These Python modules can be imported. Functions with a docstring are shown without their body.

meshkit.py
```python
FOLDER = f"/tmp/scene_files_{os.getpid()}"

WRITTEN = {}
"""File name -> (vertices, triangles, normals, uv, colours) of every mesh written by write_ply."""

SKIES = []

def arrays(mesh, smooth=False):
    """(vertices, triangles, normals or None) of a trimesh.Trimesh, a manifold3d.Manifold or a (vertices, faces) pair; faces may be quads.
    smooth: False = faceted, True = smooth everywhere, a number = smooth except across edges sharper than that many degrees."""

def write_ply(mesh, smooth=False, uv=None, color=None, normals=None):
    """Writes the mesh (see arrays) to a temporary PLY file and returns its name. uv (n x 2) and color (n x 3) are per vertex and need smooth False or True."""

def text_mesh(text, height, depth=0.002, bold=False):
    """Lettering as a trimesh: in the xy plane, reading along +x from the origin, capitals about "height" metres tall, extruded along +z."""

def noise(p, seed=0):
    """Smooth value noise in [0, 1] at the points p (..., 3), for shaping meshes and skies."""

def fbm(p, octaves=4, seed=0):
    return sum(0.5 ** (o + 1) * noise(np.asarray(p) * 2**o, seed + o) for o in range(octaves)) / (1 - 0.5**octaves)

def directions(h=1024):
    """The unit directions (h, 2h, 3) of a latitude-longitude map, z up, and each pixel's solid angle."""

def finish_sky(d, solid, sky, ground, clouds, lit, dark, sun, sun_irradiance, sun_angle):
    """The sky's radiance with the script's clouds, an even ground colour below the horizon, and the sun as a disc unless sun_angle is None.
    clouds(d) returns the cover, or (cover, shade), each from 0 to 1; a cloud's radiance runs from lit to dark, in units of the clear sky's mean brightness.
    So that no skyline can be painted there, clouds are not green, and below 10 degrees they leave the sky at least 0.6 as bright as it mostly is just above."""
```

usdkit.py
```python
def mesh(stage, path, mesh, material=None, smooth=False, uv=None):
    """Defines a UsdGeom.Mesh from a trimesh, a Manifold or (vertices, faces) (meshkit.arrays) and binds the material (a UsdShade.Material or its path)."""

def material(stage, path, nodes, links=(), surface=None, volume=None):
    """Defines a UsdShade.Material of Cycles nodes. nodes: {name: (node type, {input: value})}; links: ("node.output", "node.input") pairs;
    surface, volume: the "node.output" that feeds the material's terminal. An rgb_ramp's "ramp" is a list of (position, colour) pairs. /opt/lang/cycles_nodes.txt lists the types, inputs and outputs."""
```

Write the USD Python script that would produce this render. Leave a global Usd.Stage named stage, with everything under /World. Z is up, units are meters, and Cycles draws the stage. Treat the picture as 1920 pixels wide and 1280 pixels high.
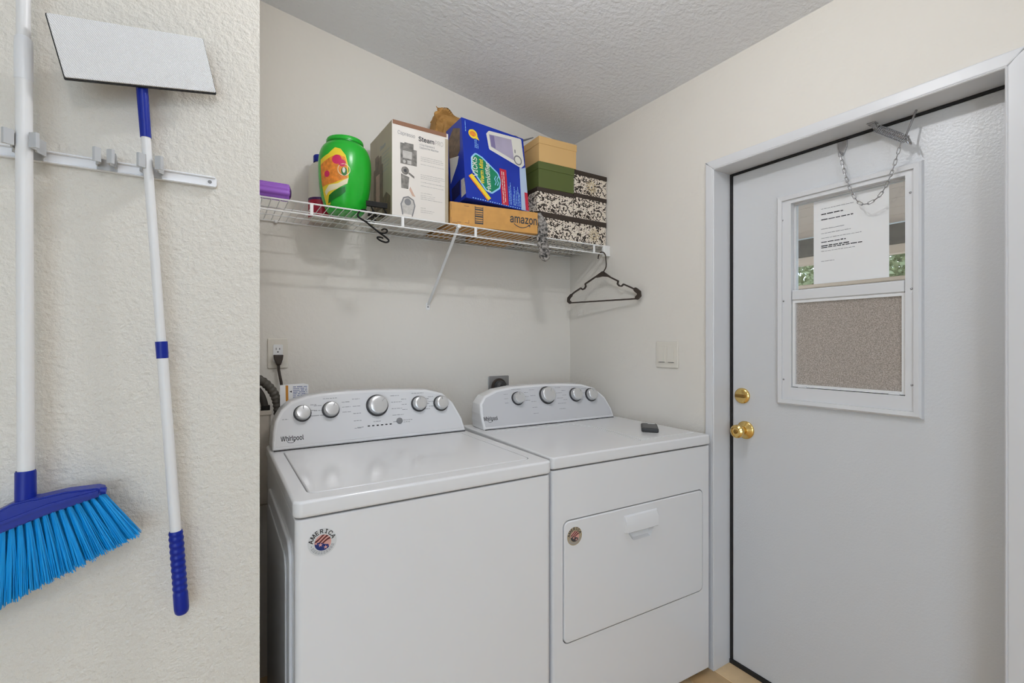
import math, random
import numpy as np, trimesh, usdkit, meshkit
import manifold3d as m3
from shapely.geometry import Polygon, LineString, Point, box as sbox
from shapely.ops import unary_union
from shapely import affinity
from pxr import Gf, Sdf, Usd, UsdGeom, UsdLux, UsdShade

random.seed(7)
rng = np.random.default_rng(7)
stage = Usd.Stage.CreateInMemory()
UsdGeom.SetStageUpAxis(stage, 'Z')
UsdGeom.SetStageMetersPerUnit(stage, 1.0)
UsdGeom.Xform.Define(stage, '/World')

# ------------------------------------------------------------------ camera, sky, lamps, exposure
CAM_H, YAW, FPX = 1.2618, 0.558, 885.2338
cam = UsdGeom.Camera.Define(stage, '/World/camera')
cam.CreateHorizontalApertureAttr(36.0)
cam.CreateVerticalApertureAttr(24.0)
cam.CreateFocalLengthAttr(36.0 * FPX / 1920)
cam.CreateVerticalApertureOffsetAttr(2.45 / 1920 * 36)
cam.CreateClippingRangeAttr(Gf.Vec2f(0.02, 500))
cam.CreateExposureAttr(-0.02)
_c, _s = math.cos(YAW), math.sin(YAW)
cam.AddTransformOp().Set(Gf.Matrix4d(_c, -_s, 0, 0, 0, 0, 1, 0, -_s, -_c, 0, 0, 0, 0, CAM_H, 1))

sky = UsdLux.DomeLight.Define(stage, '/World/sky')
sky.CreateColorAttr(Gf.Vec3f(0.77, 0.98, 1.22))
sky.CreateIntensityAttr(1.3)
sun = UsdLux.DistantLight.Define(stage, '/World/sun')
sun.CreateIntensityAttr(6.0); sun.CreateAngleAttr(0.6); sun.CreateColorAttr(Gf.Vec3f(1.0, 0.93, 0.82))
sun.AddRotateXYZOp().Set(Gf.Vec3f(0.0, 30.0, 28.0))   # shines down from beyond the porch
BULB_I = 33.0        # the laundry ceiling lamp's two bulbs
UNSEEN_GLOBE_I = 22.0     # unseen globe lamp behind the camera, placed to brighten walls and ceiling
KX, KY = -0.15, -0.95
KCOL, BCOL = (0.99, 1.0, 1.06), (0.99, 1.0, 1.03)

# ------------------------------------------------------------------ materials
LOOKS = '/World/Looks'
UsdGeom.Scope.Define(stage, LOOKS)
def lin(c):
    c = np.asarray(c, float) / 255.0
    return tuple(np.where(c <= 0.04045, c / 12.92, ((c + 0.055) / 1.055) ** 2.4))
def mat(name, col, rough=0.5, metal=0.0, bump=None, vary=None, spec=0.5, **kw):
    """bump=(scale, strength, distance); vary=(scale, amount)"""
    nodes = {'p': ('principled_bsdf', {'base_color': col, 'roughness': rough, 'metallic': metal, 'specular_ior_level': spec, **kw})}
    links = []
    if bump or vary:
        nodes['g'] = ('texture_coordinate', {})
    if bump:
        nodes['n'] = ('noise_texture', {'scale': bump[0], 'detail': 3.0, 'roughness': 0.55})
        nodes['b'] = ('bump', {'strength': bump[1], 'distance': bump[2]})
        links += [('g.object', 'n.vector'), ('n.fac', 'b.height'), ('b.normal', 'p.normal')]
    if vary:
        nodes['v'] = ('noise_texture', {'scale': vary[0], 'detail': 3.0})
        a = vary[1]
        lo, hi = tuple(x * (1 - a) for x in col), tuple(min(1, x * (1 + a)) for x in col)
        nodes['r'] = ('rgb_ramp', {'ramp': [(0.3, lo), (0.7, hi)]})
        links += [('g.object', 'v.vector'), ('v.fac', 'r.fac'), ('r.color', 'p.base_color')]
    return usdkit.material(stage, f'{LOOKS}/{name}', nodes, links, surface='p.BSDF')

WALL = mat('wall_paint', (0.745, 0.710, 0.640), 0.62, bump=(115, 0.85, 0.0042))
WALLB = mat('wall_paint_smooth', (0.775, 0.738, 0.674), 0.6, bump=(60, 0.5, 0.003))
CEIL = mat('ceiling_paint', (0.83, 0.845, 0.875), 0.8, bump=(62, 0.8, 0.0048))
TRIM = mat('trim_paint', (0.72, 0.725, 0.74), 0.35, bump=(14, 0.15, 0.002))
DOORP = mat('door_paint', (0.67, 0.68, 0.695), 0.30, bump=(140, 0.5, 0.0016))
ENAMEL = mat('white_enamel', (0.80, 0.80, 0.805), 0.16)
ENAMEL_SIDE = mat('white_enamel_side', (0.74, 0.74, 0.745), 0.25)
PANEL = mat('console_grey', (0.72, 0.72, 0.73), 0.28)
SILVER = mat('silver_plastic', (0.66, 0.66, 0.66), 0.25, metal=0.55)
DARKP = mat('dark_plastic', (0.035, 0.035, 0.037), 0.45)
GREYP = mat('grey_plastic', (0.22, 0.22, 0.225), 0.45)
MARK = mat('grey_print', (0.36, 0.36, 0.37), 0.6)
INK = mat('black_print', (0.05, 0.05, 0.055), 0.6)
WHITEP = mat('white_plastic', (0.80, 0.80, 0.80), 0.35)
WIREW = mat('white_wire_coating', (0.84, 0.84, 0.83), 0.35)
ALU = mat('white_aluminium', (0.80, 0.81, 0.83), 0.3)
CLIPG = mat('clip_grey', (0.50, 0.51, 0.52), 0.4)
BLUEP = mat('blue_plastic', (0.003, 0.019, 0.29), 0.36, spec=0.35)
BLACK = mat('black_seal', (0.012, 0.012, 0.013), 0.6)
IRON = mat('black_iron', (0.008, 0.0075, 0.007), 0.6, spec=0.25)
STEEL = mat('zinc_steel', (0.42, 0.42, 0.43), 0.26, metal=0.9)
BRASS = mat('polished_brass', (0.80, 0.56, 0.20), 0.14, metal=1.0)
BRASSD = mat('dull_brass', (0.34, 0.20, 0.06), 0.4, metal=1.0)
ALMOND = mat('almond_plastic', (0.74, 0.70, 0.62), 0.35)
BROWNP = mat('brown_plastic', (0.045, 0.033, 0.026), 0.4)
RUBBER = mat('hose_rubber', (0.085, 0.075, 0.062), 0.5)
RUBBERD = mat('hose_dark', (0.02, 0.017, 0.014), 0.5)
BEIGE = mat('beige_plastic', (0.50, 0.45, 0.38), 0.5, vary=(20, 0.12))
PAPER = mat('white_paper', (0.82, 0.82, 0.82), 0.7)
KRAFT = mat('kraft_cardboard', lin((205, 152, 82)), 0.7, vary=(25, 0.08))
KRAFTD = mat('kraft_paper', lin((178, 132, 70)), 0.75, vary=(18, 0.15))
TAPE = mat('packing_tape', lin((150, 108, 55)), 0.35)
BOXW = mat('box_white', lin((226, 220, 212)), 0.4)
BOXSIDE = mat('box_taupe', lin((176, 163, 140)), 0.45, vary=(12, 0.06))
BOXTOP = mat('box_brown_edge', lin((140, 98, 72)), 0.6)
PHOTO1 = mat('photo_brown', lin((112, 92, 72)), 0.45, vary=(40, 0.35))
PHOTO2 = mat('photo_grey', lin((120, 116, 110)), 0.45, vary=(60, 0.5))
PHOTO3 = mat('photo_pink', lin((205, 170, 150)), 0.45, vary=(40, 0.15))
PHOTO4 = mat('photo_light', lin((190, 186, 180)), 0.45, vary=(60, 0.15))
BLUEBOX = mat('box_blue', lin((14, 50, 168)), 0.28, vary=(6, 0.12))
NAVY = mat('box_navy', lin((12, 24, 84)), 0.3)
LBLUE = mat('print_light_blue', lin((150, 205, 240)), 0.4)
PALEB = mat('print_pale_blue', lin((178, 198, 224)), 0.4)
GREENP = mat('print_green', lin((10, 130, 92)), 0.4)
YELLOW = mat('print_yellow', lin((244, 214, 50)), 0.4)
ORANGE = mat('print_orange', lin((236, 140, 50)), 0.4, vary=(70, 0.25))
RED = mat('print_red', lin((196, 32, 60)), 0.4)
MAGENTA = mat('print_magenta', lin((214, 40, 100)), 0.4)
CREAM = mat('print_cream', lin((236, 226, 190)), 0.4)
LAV = mat('print_lavender', lin((172, 164, 186)), 0.35, vary=(10, 0.1))
LAVD = mat('print_lavender_dark', lin((128, 118, 160)), 0.35)
OFFW = mat('print_off_white', lin((226, 224, 214)), 0.35)
TUB = mat('green_tub_plastic', lin((30, 178, 46)), 0.25)
TUBD = mat('green_dark', lin((16, 112, 30)), 0.35)
BOTTLE = mat('bottle_white', lin((222, 216, 204)), 0.35)
BOTRED = mat('bottle_red_label', lin((176, 24, 58)), 0.35)
PURPLE = mat('purple_film', lin((156, 96, 204)), 0.25)
PURPLED = mat('purple_dark', lin((70, 30, 96)), 0.4)
TANB = mat('tan_card', lin((216, 176, 116)), 0.6)
OLIVE = mat('olive_card', lin((86, 98, 46)), 0.55)
DKBROWN = mat('dark_brown_card', lin((52, 40, 32)), 0.5)
LILAC = mat('lilac_print', lin((160, 130, 170)), 0.5)
NAVYINK = mat('sticker_navy', lin((24, 44, 110)), 0.45)
PINKINK = mat('sticker_pink', lin((214, 160, 150)), 0.45)
MAROON = mat('sticker_maroon', lin((92, 34, 34)), 0.45)
STICK = mat('sticker_clear', (0.66, 0.67, 0.67), 0.35)
STICKB = mat('sticker_beige', lin((176, 160, 132)), 0.4)
AMBER = mat('tag_orange', lin((196, 132, 36)), 0.5)
TAGTXT = mat('tag_bluegrey', lin((150, 156, 184)), 0.5)
STUCCO = mat('porch_stucco', lin((150, 136, 122)), 0.85, bump=(160, 0.8, 0.004), vary=(60, 0.12))
SOFFIT = mat('porch_soffit', (0.62, 0.49, 0.40), 0.7)
BEAM = mat('porch_beam_dark', lin((96, 86, 74)), 0.7, vary=(20, 0.15))
BEAML = mat('porch_beam_light', lin((196, 172, 150)), 0.7)
CONC = mat('porch_concrete', (0.60, 0.575, 0.54), 0.9, vary=(3, 0.1))
BARK = mat('shrub_stem', (0.12, 0.08, 0.05), 0.9)
FLOORM = [mat(f'floor_plank_{i}', lin(c), 0.4, vary=(9, 0.14)) for i, c in enumerate([(214, 182, 136), (204, 170, 124), (222, 192, 148)])]
ROOF = mat('roof_sheet', (0.5, 0.5, 0.5), 0.6)

# damask: dark brown swirls on cream
DAMASK = usdkit.material(stage, f'{LOOKS}/damask_paper', {
    'g': ('texture_coordinate', {}),
    'n': ('noise_texture', {'scale': 68.0, 'detail': 1.0, 'distortion': 1.1, 'roughness': 0.5}),
    'r': ('rgb_ramp', {'interpolate': False, 'ramp': [(0.0, lin((50, 40, 33))), (0.452, lin((130, 114, 98))), (0.468, lin((232, 222, 208))), (0.585, lin((188, 170, 144))), (0.615, lin((232, 222, 208))), (0.68, lin((66, 54, 44)))]}),
    'p': ('principled_bsdf', {'roughness': 0.55})},
    [('g.object', 'n.vector'), ('n.fac', 'r.fac'), ('r.color', 'p.base_color')], surface='p.BSDF')
# mottled black and grey knit
KNIT = usdkit.material(stage, f'{LOOKS}/mottled_knit', {
    'g': ('texture_coordinate', {}),
    'n': ('noise_texture', {'scale': 75.0, 'detail': 3.0, 'distortion': 1.0}),
    'r': ('rgb_ramp', {'ramp': [(0.36, lin((48, 46, 44))), (0.48, lin((124, 120, 116))), (0.64, lin((178, 172, 166)))]}),
    'b': ('bump', {'strength': 0.9, 'distance': 0.006}),
    'p': ('principled_bsdf', {'roughness': 0.9})},
    [('g.object', 'n.vector'), ('n.fac', 'r.fac'), ('r.color', 'p.base_color'), ('n.fac', 'b.height'), ('b.normal', 'p.normal')], surface='p.BSDF')
# woven pad of the flat mop
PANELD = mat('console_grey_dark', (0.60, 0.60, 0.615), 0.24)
PAD = usdkit.material(stage, f'{LOOKS}/mesh_pad', {
    'g': ('texture_coordinate', {}),
    'w': ('wave_texture', {'scale': 150.0, 'bands_direction': 'diagonal', 'distortion': 3.0, 'detail_scale': 6.0}),
    'r': ('rgb_ramp', {'ramp': [(0.2, (0.74, 0.74, 0.75)), (0.8, (0.86, 0.86, 0.865))]}),
    'b': ('bump', {'strength': 0.5, 'distance': 0.0015}),
    'p': ('principled_bsdf', {'roughness': 0.75})},
    [('g.object', 'w.vector'), ('w.fac', 'r.fac'), ('r.color', 'p.base_color'), ('w.fac', 'b.height'), ('b.normal', 'p.normal')], surface='p.BSDF')
# bristles: every filament its own blue
BRISTLE = usdkit.material(stage, f'{LOOKS}/bristle_blue', {
    'g': ('geometry', {}),
    'r': ('rgb_ramp', {'ramp': [(0.0, (0.0, 0.34, 0.80)), (0.5, (0.0, 0.48, 0.95)), (1.0, (0.03, 0.64, 1.0))]}),
    'p': ('principled_bsdf', {'roughness': 0.4})},
    [('g.random_per_island', 'r.fac'), ('r.color', 'p.base_color')], surface='p.BSDF')
LEAF = usdkit.material(stage, f'{LOOKS}/shrub_leaf', {
    'g': ('geometry', {}),
    'r': ('rgb_ramp', {'ramp': [(0.0, lin((142, 144, 104))), (0.4, lin((190, 184, 150))), (0.6, lin((226, 206, 194))), (1.0, lin((246, 224, 222)))]}),  # pale pink tones put the glare of overexposed leaves into the colour
    'p': ('principled_bsdf', {'roughness': 0.5}), 't': ('translucent_bsdf', {}), 'm': ('mix_closure', {'fac': 0.3})},
    [('g.random_per_island', 'r.fac'), ('r.color', 'p.base_color'), ('r.color', 't.color'), ('p.BSDF', 'm.closure1'), ('t.BSDF', 'm.closure2')], surface='m.closure')
GLASS = usdkit.material(stage, f'{LOOKS}/window_glass', {
    'f': ('fresnel', {'IOR': 1.45}), 't': ('transparent_bsdf', {'color': (0.97, 0.98, 0.97)}), 'g': ('glossy_bsdf', {'roughness': 0.02, 'color': (1, 1, 1)}), 'm': ('mix_closure', {})},
    [('f.fac', 'm.fac'), ('t.BSDF', 'm.closure1'), ('g.BSDF', 'm.closure2')], surface='m.closure')
# the lower sash's bronze insect screen, dusty and speckled
SCREEN = usdkit.material(stage, f'{LOOKS}/insect_screen', {
    'g': ('texture_coordinate', {}),
    'n': ('noise_texture', {'scale': 330.0, 'detail': 2.0}),
    'r': ('rgb_ramp', {'ramp': [(0.33, lin((150, 139, 128))), (0.5, lin((182, 171, 160))), (0.68, lin((216, 204, 196)))]}),
    'd': ('diffuse_bsdf', {}), 't': ('transparent_bsdf', {'color': (1, 1, 1)}), 'm': ('mix_closure', {'fac': 0.45})},
    [('g.object', 'n.vector'), ('n.fac', 'r.fac'), ('r.color', 'd.color'), ('d.BSDF', 'm.closure1'), ('t.BSDF', 'm.closure2')], surface='m.closure')

# ------------------------------------------------------------------ helpers
USED, SHIFT = {}, {}
def numbered(parent, name):
    k = USED.get((parent, name), 0)
    USED[(parent, name)] = k + 1
    return f'{parent}/{name}' if k == 0 else f'{parent}/{name}_{k:03d}'
def put(p, **kw):
    for k, v in kw.items():
        if v:
            p.SetCustomDataByKey(k, v)
def rotm(yaw=0, pitch=0, roll=0):
    y, p, r = (math.radians(a) for a in (yaw, pitch, roll))
    c, s = math.cos, math.sin
    return (np.array([[c(y), -s(y), 0], [s(y), c(y), 0], [0, 0, 1]]) @ np.array([[1, 0, 0], [0, c(p), -s(p)], [0, s(p), c(p)]]) @ np.array([[c(r), 0, s(r)], [0, 1, 0], [-s(r), 0, c(r)]]))
def thing(name, label, cat, loc=(0, 0, 0), R=None, group=None, kind=None):
    """Without R the thing's parts are given in world coordinates; with R in the thing's own frame."""
    path = numbered('/World', name)
    x = UsdGeom.Xform.Define(stage, path)
    M = np.eye(4); M[:3, 3] = loc
    if R is not None:
        M[:3, :3] = R
    x.AddTransformOp().Set(Gf.Matrix4d(*[float(v) for v in M.T.ravel()]))
    SHIFT[path] = np.zeros(3) if R is not None else np.array(loc, float)
    put(x.GetPrim(), label=label, category=cat, group=group, kind=kind)
    return path
def obj(name, mesh, m, parent='/World', smooth=35, label=None, cat=None, group=None, kind=None):
    path = numbered(parent, name)
    sh = SHIFT.get(parent, np.zeros(3))
    SHIFT[path] = sh
    if isinstance(mesh, list):
        mesh = trimesh.util.concatenate(mesh)
    mesh = mesh.copy()
    if np.any(sh):
        mesh.apply_translation(-sh)
    g = usdkit.mesh(stage, path, mesh, m, smooth=smooth)
    put(g.GetPrim(), label=label, category=cat, group=group, kind=kind)
    return path

def hull(pts):
    return trimesh.convex.convex_hull(np.asarray(pts, float))
def bx(x0, x1, y0, y1, z0, z1, c=0.0):
    """a box, edges chamfered by c"""
    lo, hi = np.minimum([x0, y0, z0], [x1, y1, z1]), np.maximum([x0, y0, z0], [x1, y1, z1])
    if c <= 0:
        m = trimesh.creation.box(hi - lo); m.apply_translation((lo + hi) / 2); return m
    c = min(c, 0.45 * (hi - lo).min())
    P = []
    for i in range(8):
        k = [(i >> j) & 1 for j in range(3)]
        corner = np.where(k, hi, lo); inn = np.where(k, hi - c, lo + c)
        for a in range(3):
            q = inn.copy(); q[a] = corner[a]; P.append(q)
    return hull(P)
def rrect(x0, x1, y0, y1, r, n=5):
    return sbox(x0 + r, y0 + r, x1 - r, y1 - r).buffer(r, quad_segs=n)
def prism(poly, z0, z1, b=0.0, to=None):
    """a convex polygon (x, y) from z0 to z1 with edges rolled by b; to maps points"""
    L = []
    steps = [(0, 0)] if b <= 0 else [(b * (1 - math.sin(t)), b * (1 - math.cos(t))) for t in (0, math.pi / 6, math.pi / 3, math.pi / 2)]
    for ins, dz in steps:
        q = np.array((poly.buffer(-ins, quad_segs=5) if ins > 1e-9 else poly).exterior.coords)[:-1]
        for z in (z0 + dz, z1 - dz):
            L.append(np.c_[q, np.full(len(q), z)])
    m = hull(np.vstack(L))
    return m if to is None else trimesh.Trimesh(to(m.vertices), m.faces, process=False)
def ext(poly, d, to=None):
    """extrude any polygon from 0 to d along z, then map the points"""
    ms = [trimesh.creation.extrude_polygon(g, d, engine='earcut') for g in getattr(poly, 'geoms', [poly]) if not g.is_empty and g.area > 1e-9]
    m = trimesh.util.concatenate(ms)
    if to is not None:
        m = trimesh.Trimesh(to(m.vertices), m.faces, process=False)
        m.fix_normals()
    return m
def plane(o, ex, ey):
    """maps (x, y, z) to o + x ex + y ey + z (ex x ey)"""
    o, ex, ey = (np.asarray(v, float) for v in (o, ex, ey))
    n = np.cross(ex, ey)
    return lambda v: o + v[:, :1] * ex + v[:, 1:2] * ey + v[:, 2:3] * n
def text(s, h, to, x=0, y=0, d=0.0004, bold=False, width=None, rot=0, z=0.0):
    m = meshkit.text_mesh(s, h, d, bold)
    if width:
        m.vertices[:, 0] *= width / m.extents[0]
    if rot:
        m.apply_transform(trimesh.transformations.rotation_matrix(math.radians(rot), [0, 0, 1]))
    m.apply_translation([x, y, z])
    return trimesh.Trimesh(to(np.array(m.vertices)), m.faces, process=False)
def bars(lines, to, z=0.0, d=0.0003, h=0.0018, seed=1):
    """lines of print too small to read: (x, y, length)"""
    r = random.Random(seed); polys = []
    for x, y, w in lines:
        a = 0
        while a < w:
            k = min(r.uniform(2.2, 6) * h, w - a)
            polys.append(sbox(x + a, y, x + a + k, y + h * r.uniform(0.75, 1.1)))
            a += k + h * 0.8
    return ext(unary_union(polys), d, lambda v: to(v + [0, 0, z]))
def tube(pts, r, n=10, closed=False):
    p = np.asarray(pts, float); N = len(p)
    r = np.broadcast_to(r, (N,)).astype(float)
    t = np.roll(p, -1, 0) - np.roll(p, 1, 0) if closed else np.gradient(p, axis=0)
    t /= np.linalg.norm(t, axis=1, keepdims=True) + 1e-12
    a = np.cross(t[0], [0, 0, 1.0] if abs(t[0][2]) < 0.9 else [1.0, 0, 0]); a /= np.linalg.norm(a)
    A = []
    for i in range(N):
        a = a - t[i] * (a @ t[i]); a /= np.linalg.norm(a); A.append(a)
    A = np.array(A); B = np.cross(t, A); ang = np.arange(n) * 2 * np.pi / n
    v = p[:, None] + r[:, None, None] * (np.cos(ang)[None, :, None] * A[:, None] + np.sin(ang)[None, :, None] * B[:, None])
    v = v.reshape(-1, 3); f = []
    for i in range(N if closed else N - 1):
        i2 = (i + 1) % N
        for j in range(n):
            q = (i * n + j, i * n + (j + 1) % n, i2 * n + (j + 1) % n, i2 * n + j)
            f += [(q[0], q[1], q[2]), (q[0], q[2], q[3])]
    if not closed:
        v = np.vstack([v, p[0], p[-1]]); c0, c1 = len(v) - 2, len(v) - 1
        for j in range(n):
            f += [(c0, (j + 1) % n, j), (c1, (N - 1) * n + j, (N - 1) * n + (j + 1) % n)]
    m = trimesh.Trimesh(v, f, process=False)
    m.fix_normals()
    return m
def curve(pts, n=40):
    """a smooth curve through the points"""
    from scipy.interpolate import CubicSpline
    p = np.asarray(pts, float); s = np.r_[0, np.cumsum(np.linalg.norm(np.diff(p, axis=0), axis=1))]
    return CubicSpline(s, p)(np.linspace(0, s[-1], n))
def lathe(prof, n=40, o=(0, 0, 0), axis=(0, 0, 1)):
    """profile of (radius, height) turned about the axis through o"""
    m = trimesh.creation.revolve(np.asarray(prof, float), sections=n)
    T = trimesh.geometry.align_vectors([0, 0, 1], np.asarray(axis, float)); T[:3, 3] = o
    m.apply_transform(T); m.fix_normals()
    return m
def cut(a, *bs):
    def M(t):
        return m3.Manifold(m3.Mesh(np.asarray(t.vertices, np.float32), np.asarray(t.faces, np.uint32)))
    r = M(a)
    for b in bs:
        r = r - M(b)
    q = r.to_mesh()
    return trimesh.Trimesh(q.vert_properties[:, :3], q.tri_verts, process=False)

# ------------------------------------------------------------------ the room
XR, YB, ZC, SL = 1.6269, 2.0117, 2.3268, 0.1504      # right wall, back wall, ceiling height at the right wall, its slope
YW, XW = 1.10, 0.0741                                 # wing wall's face and its end
XL, YF = -2.6, -2.4                                   # far walls of the room behind the camera
def zc(x): return ZC + SL * (XR - x)
def struct(name, mesh, m, label, smooth=35):
    return obj(name, mesh, m, label=label, kind='structure', smooth=smooth)
def slopebox(x0, x1, y0, y1, z0=0.0, over=0.03):
    return hull([(x, y, z) for x in (x0, x1) for y in (y0, y1) for z in (z0, zc(x) + over)])

struct('wall_back', slopebox(-0.10, XR + 0.15, YB, YB + 0.12), WALLB, 'beige textured back wall of the laundry alcove under the sloping ceiling')
DY0, DY1, DZ = 0.3337, 1.1301, 1.929                  # door opening
wr = cut(slopebox(XR, XR + 0.15, YF, YB), bx(XR - 0.1, XR + 0.3, DY0, DY1, -0.1, DZ))
struct('wall_right', wr, WALLB, 'beige textured right wall with the white back door in it')
struct('wall_left', slopebox(XL, XW, YW, YW + 0.11), WALL, 'beige knockdown-textured wing wall carrying the broom and flat mop')
struct('wall_alcove', slopebox(XW - 0.11, XW, YW + 0.11, YB), WALLB, 'hidden left side wall of the washer alcove')
struct('wall_far', slopebox(XL - 0.1, XL, YF, YW), WALLB, 'far left wall of the room outside the view')
PX0, PX1, PZ1 = -2.5, -0.4, 2.08                        # added patio door behind the viewpoint, letting daylight in as fill
struct('wall_rear', cut(slopebox(XL - 0.1, XR + 0.15, YF - 0.1, YF), bx(PX0, PX1, YF - 0.3, YF + 0.2, 0.03, PZ1)), WALLB, 'rear wall of the room behind the viewpoint')
pd = thing('door_2', 'added sliding patio door, unseen in the rear wall, letting in fill daylight', 'patio door', (-1.45, YF, 0), kind='structure')
for a, b in ((PX0, -1.43), (-1.47, PX1)):
    obj('sash', cut(bx(a, b, YF - 0.07, YF - 0.03, 0.03, PZ1), bx(a + 0.06, b - 0.06, YF - 0.2, YF + 0.1, 0.10, PZ1 - 0.06)), ALU, pd, smooth=False)
struct('ceiling', hull([(x, y, zc(x) + t) for x in (XL - 0.1, XR + 0.15) for y in (YF - 0.1, YB + 0.12) for t in (0, 0.12)]), CEIL, 'sloping grey-white knockdown-textured ceiling')
fl = struct('floor', bx(XL - 0.1, XR + 0.15, YF - 0.1, YB + 0.12, -0.1, -0.006), CONC, 'tan wood-look plank floor', smooth=False)
PW, PLN = 0.152, 1.22
ry = 0
for i in range(int((XR + 0.15 - XL) / PW) + 1):
    x0 = XL + i * PW; x1 = min(x0 + PW - 0.0015, XR + 0.15)
    y = YF - rng.uniform(0, PLN)
    while y < YB:
        y0, y1 = max(y, YF), min(y + PLN - 0.0015, YB)
        if y1 - y0 > 0.03 and x1 - x0 > 0.02:
            obj('plank', bx(x0, x1, y0, y1, -0.006, rng.uniform(-0.0005, 0.0), 0.001), FLOORM[rng.integers(3)], fl, smooth=False)
        y += PLN

# door trim: casing, jambs
XC = XR - 0.015
def casing(name, pts, label):
    """mitred board: pts are its four corners (y, z); a raised outer bead and a rolled inner edge"""
    poly = Polygon(pts)
    to = lambda v: np.c_[XR - v[:, 2], v[:, 0], v[:, 1]]
    t = obj(name, prism(poly, -0.002, 0.012, 0.004, to), TRIM, label=label, kind='structure')
    return t
co = 0.034
casing('trim_1', [(DY1 + co, 0), (DY1 + co, DZ + co), (DY1, DZ), (DY1, 0)], 'white painted door casing beside the dryer')
casing('trim_2', [(DY1 + co, DZ + co), (DY0 - co, DZ + co), (DY0, DZ), (DY1, DZ)], 'white painted head casing above the back door')
casing('trim_3', [(DY0 - co, DZ + co), (DY0 - co, 0), (DY0, 0), (DY0, DZ)], 'white painted door casing at the right edge of the view')
XD = 1.7197
jt = thing('trim_4', 'white painted jamb lining the back door opening', 'jamb', (XR, DY1, 0), kind='structure')
for nm, a in (('jamb_board', (XC + 0.002, XD + 0.06, DY1 - 0.004, DY1 + 0.001, 0, DZ + 0.001)), ('jamb_board', (XC + 0.002, XD + 0.06, DY0 - 0.001, DY0 + 0.004, 0, DZ + 0.001)), ('head_board', (XC + 0.002, XD + 0.06, DY0, DY1, DZ - 0.004, DZ + 0.001)), ('threshold', (XC + 0.01, XD + 0.06, DY0, DY1, -0.004, 0.0015))):
    obj(nm, bx(*a, 0.003), TRIM if nm != 'threshold' else FLOORM[2], jt)

# ------------------------------------------------------------------ the back door
dr = thing('door_1', 'white steel back door with a two-sash window and brass knob', 'door', (XD, 0.72, 0.0), kind='structure')
dy0, dy1, dz0, dz1 = DY0 + 0.006, 1.1153, 0.018, 1.9165
wy0, wy1, wz0, wz1 = 0.5225, 0.9385, 1.0415, 1.7860     # window frame, outer
oy0, oy1, oz0, oz1 = 0.562, 0.893, 1.098, 1.7560        # hole in the slab
slab = cut(bx(XD, XD + 0.045, dy0, dy1, dz0, dz1, 0.002), bx(XD - 0.1, XD + 0.1, oy0, oy1, oz0, oz1))
obj('slab', slab, DOORP, dr)
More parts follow.
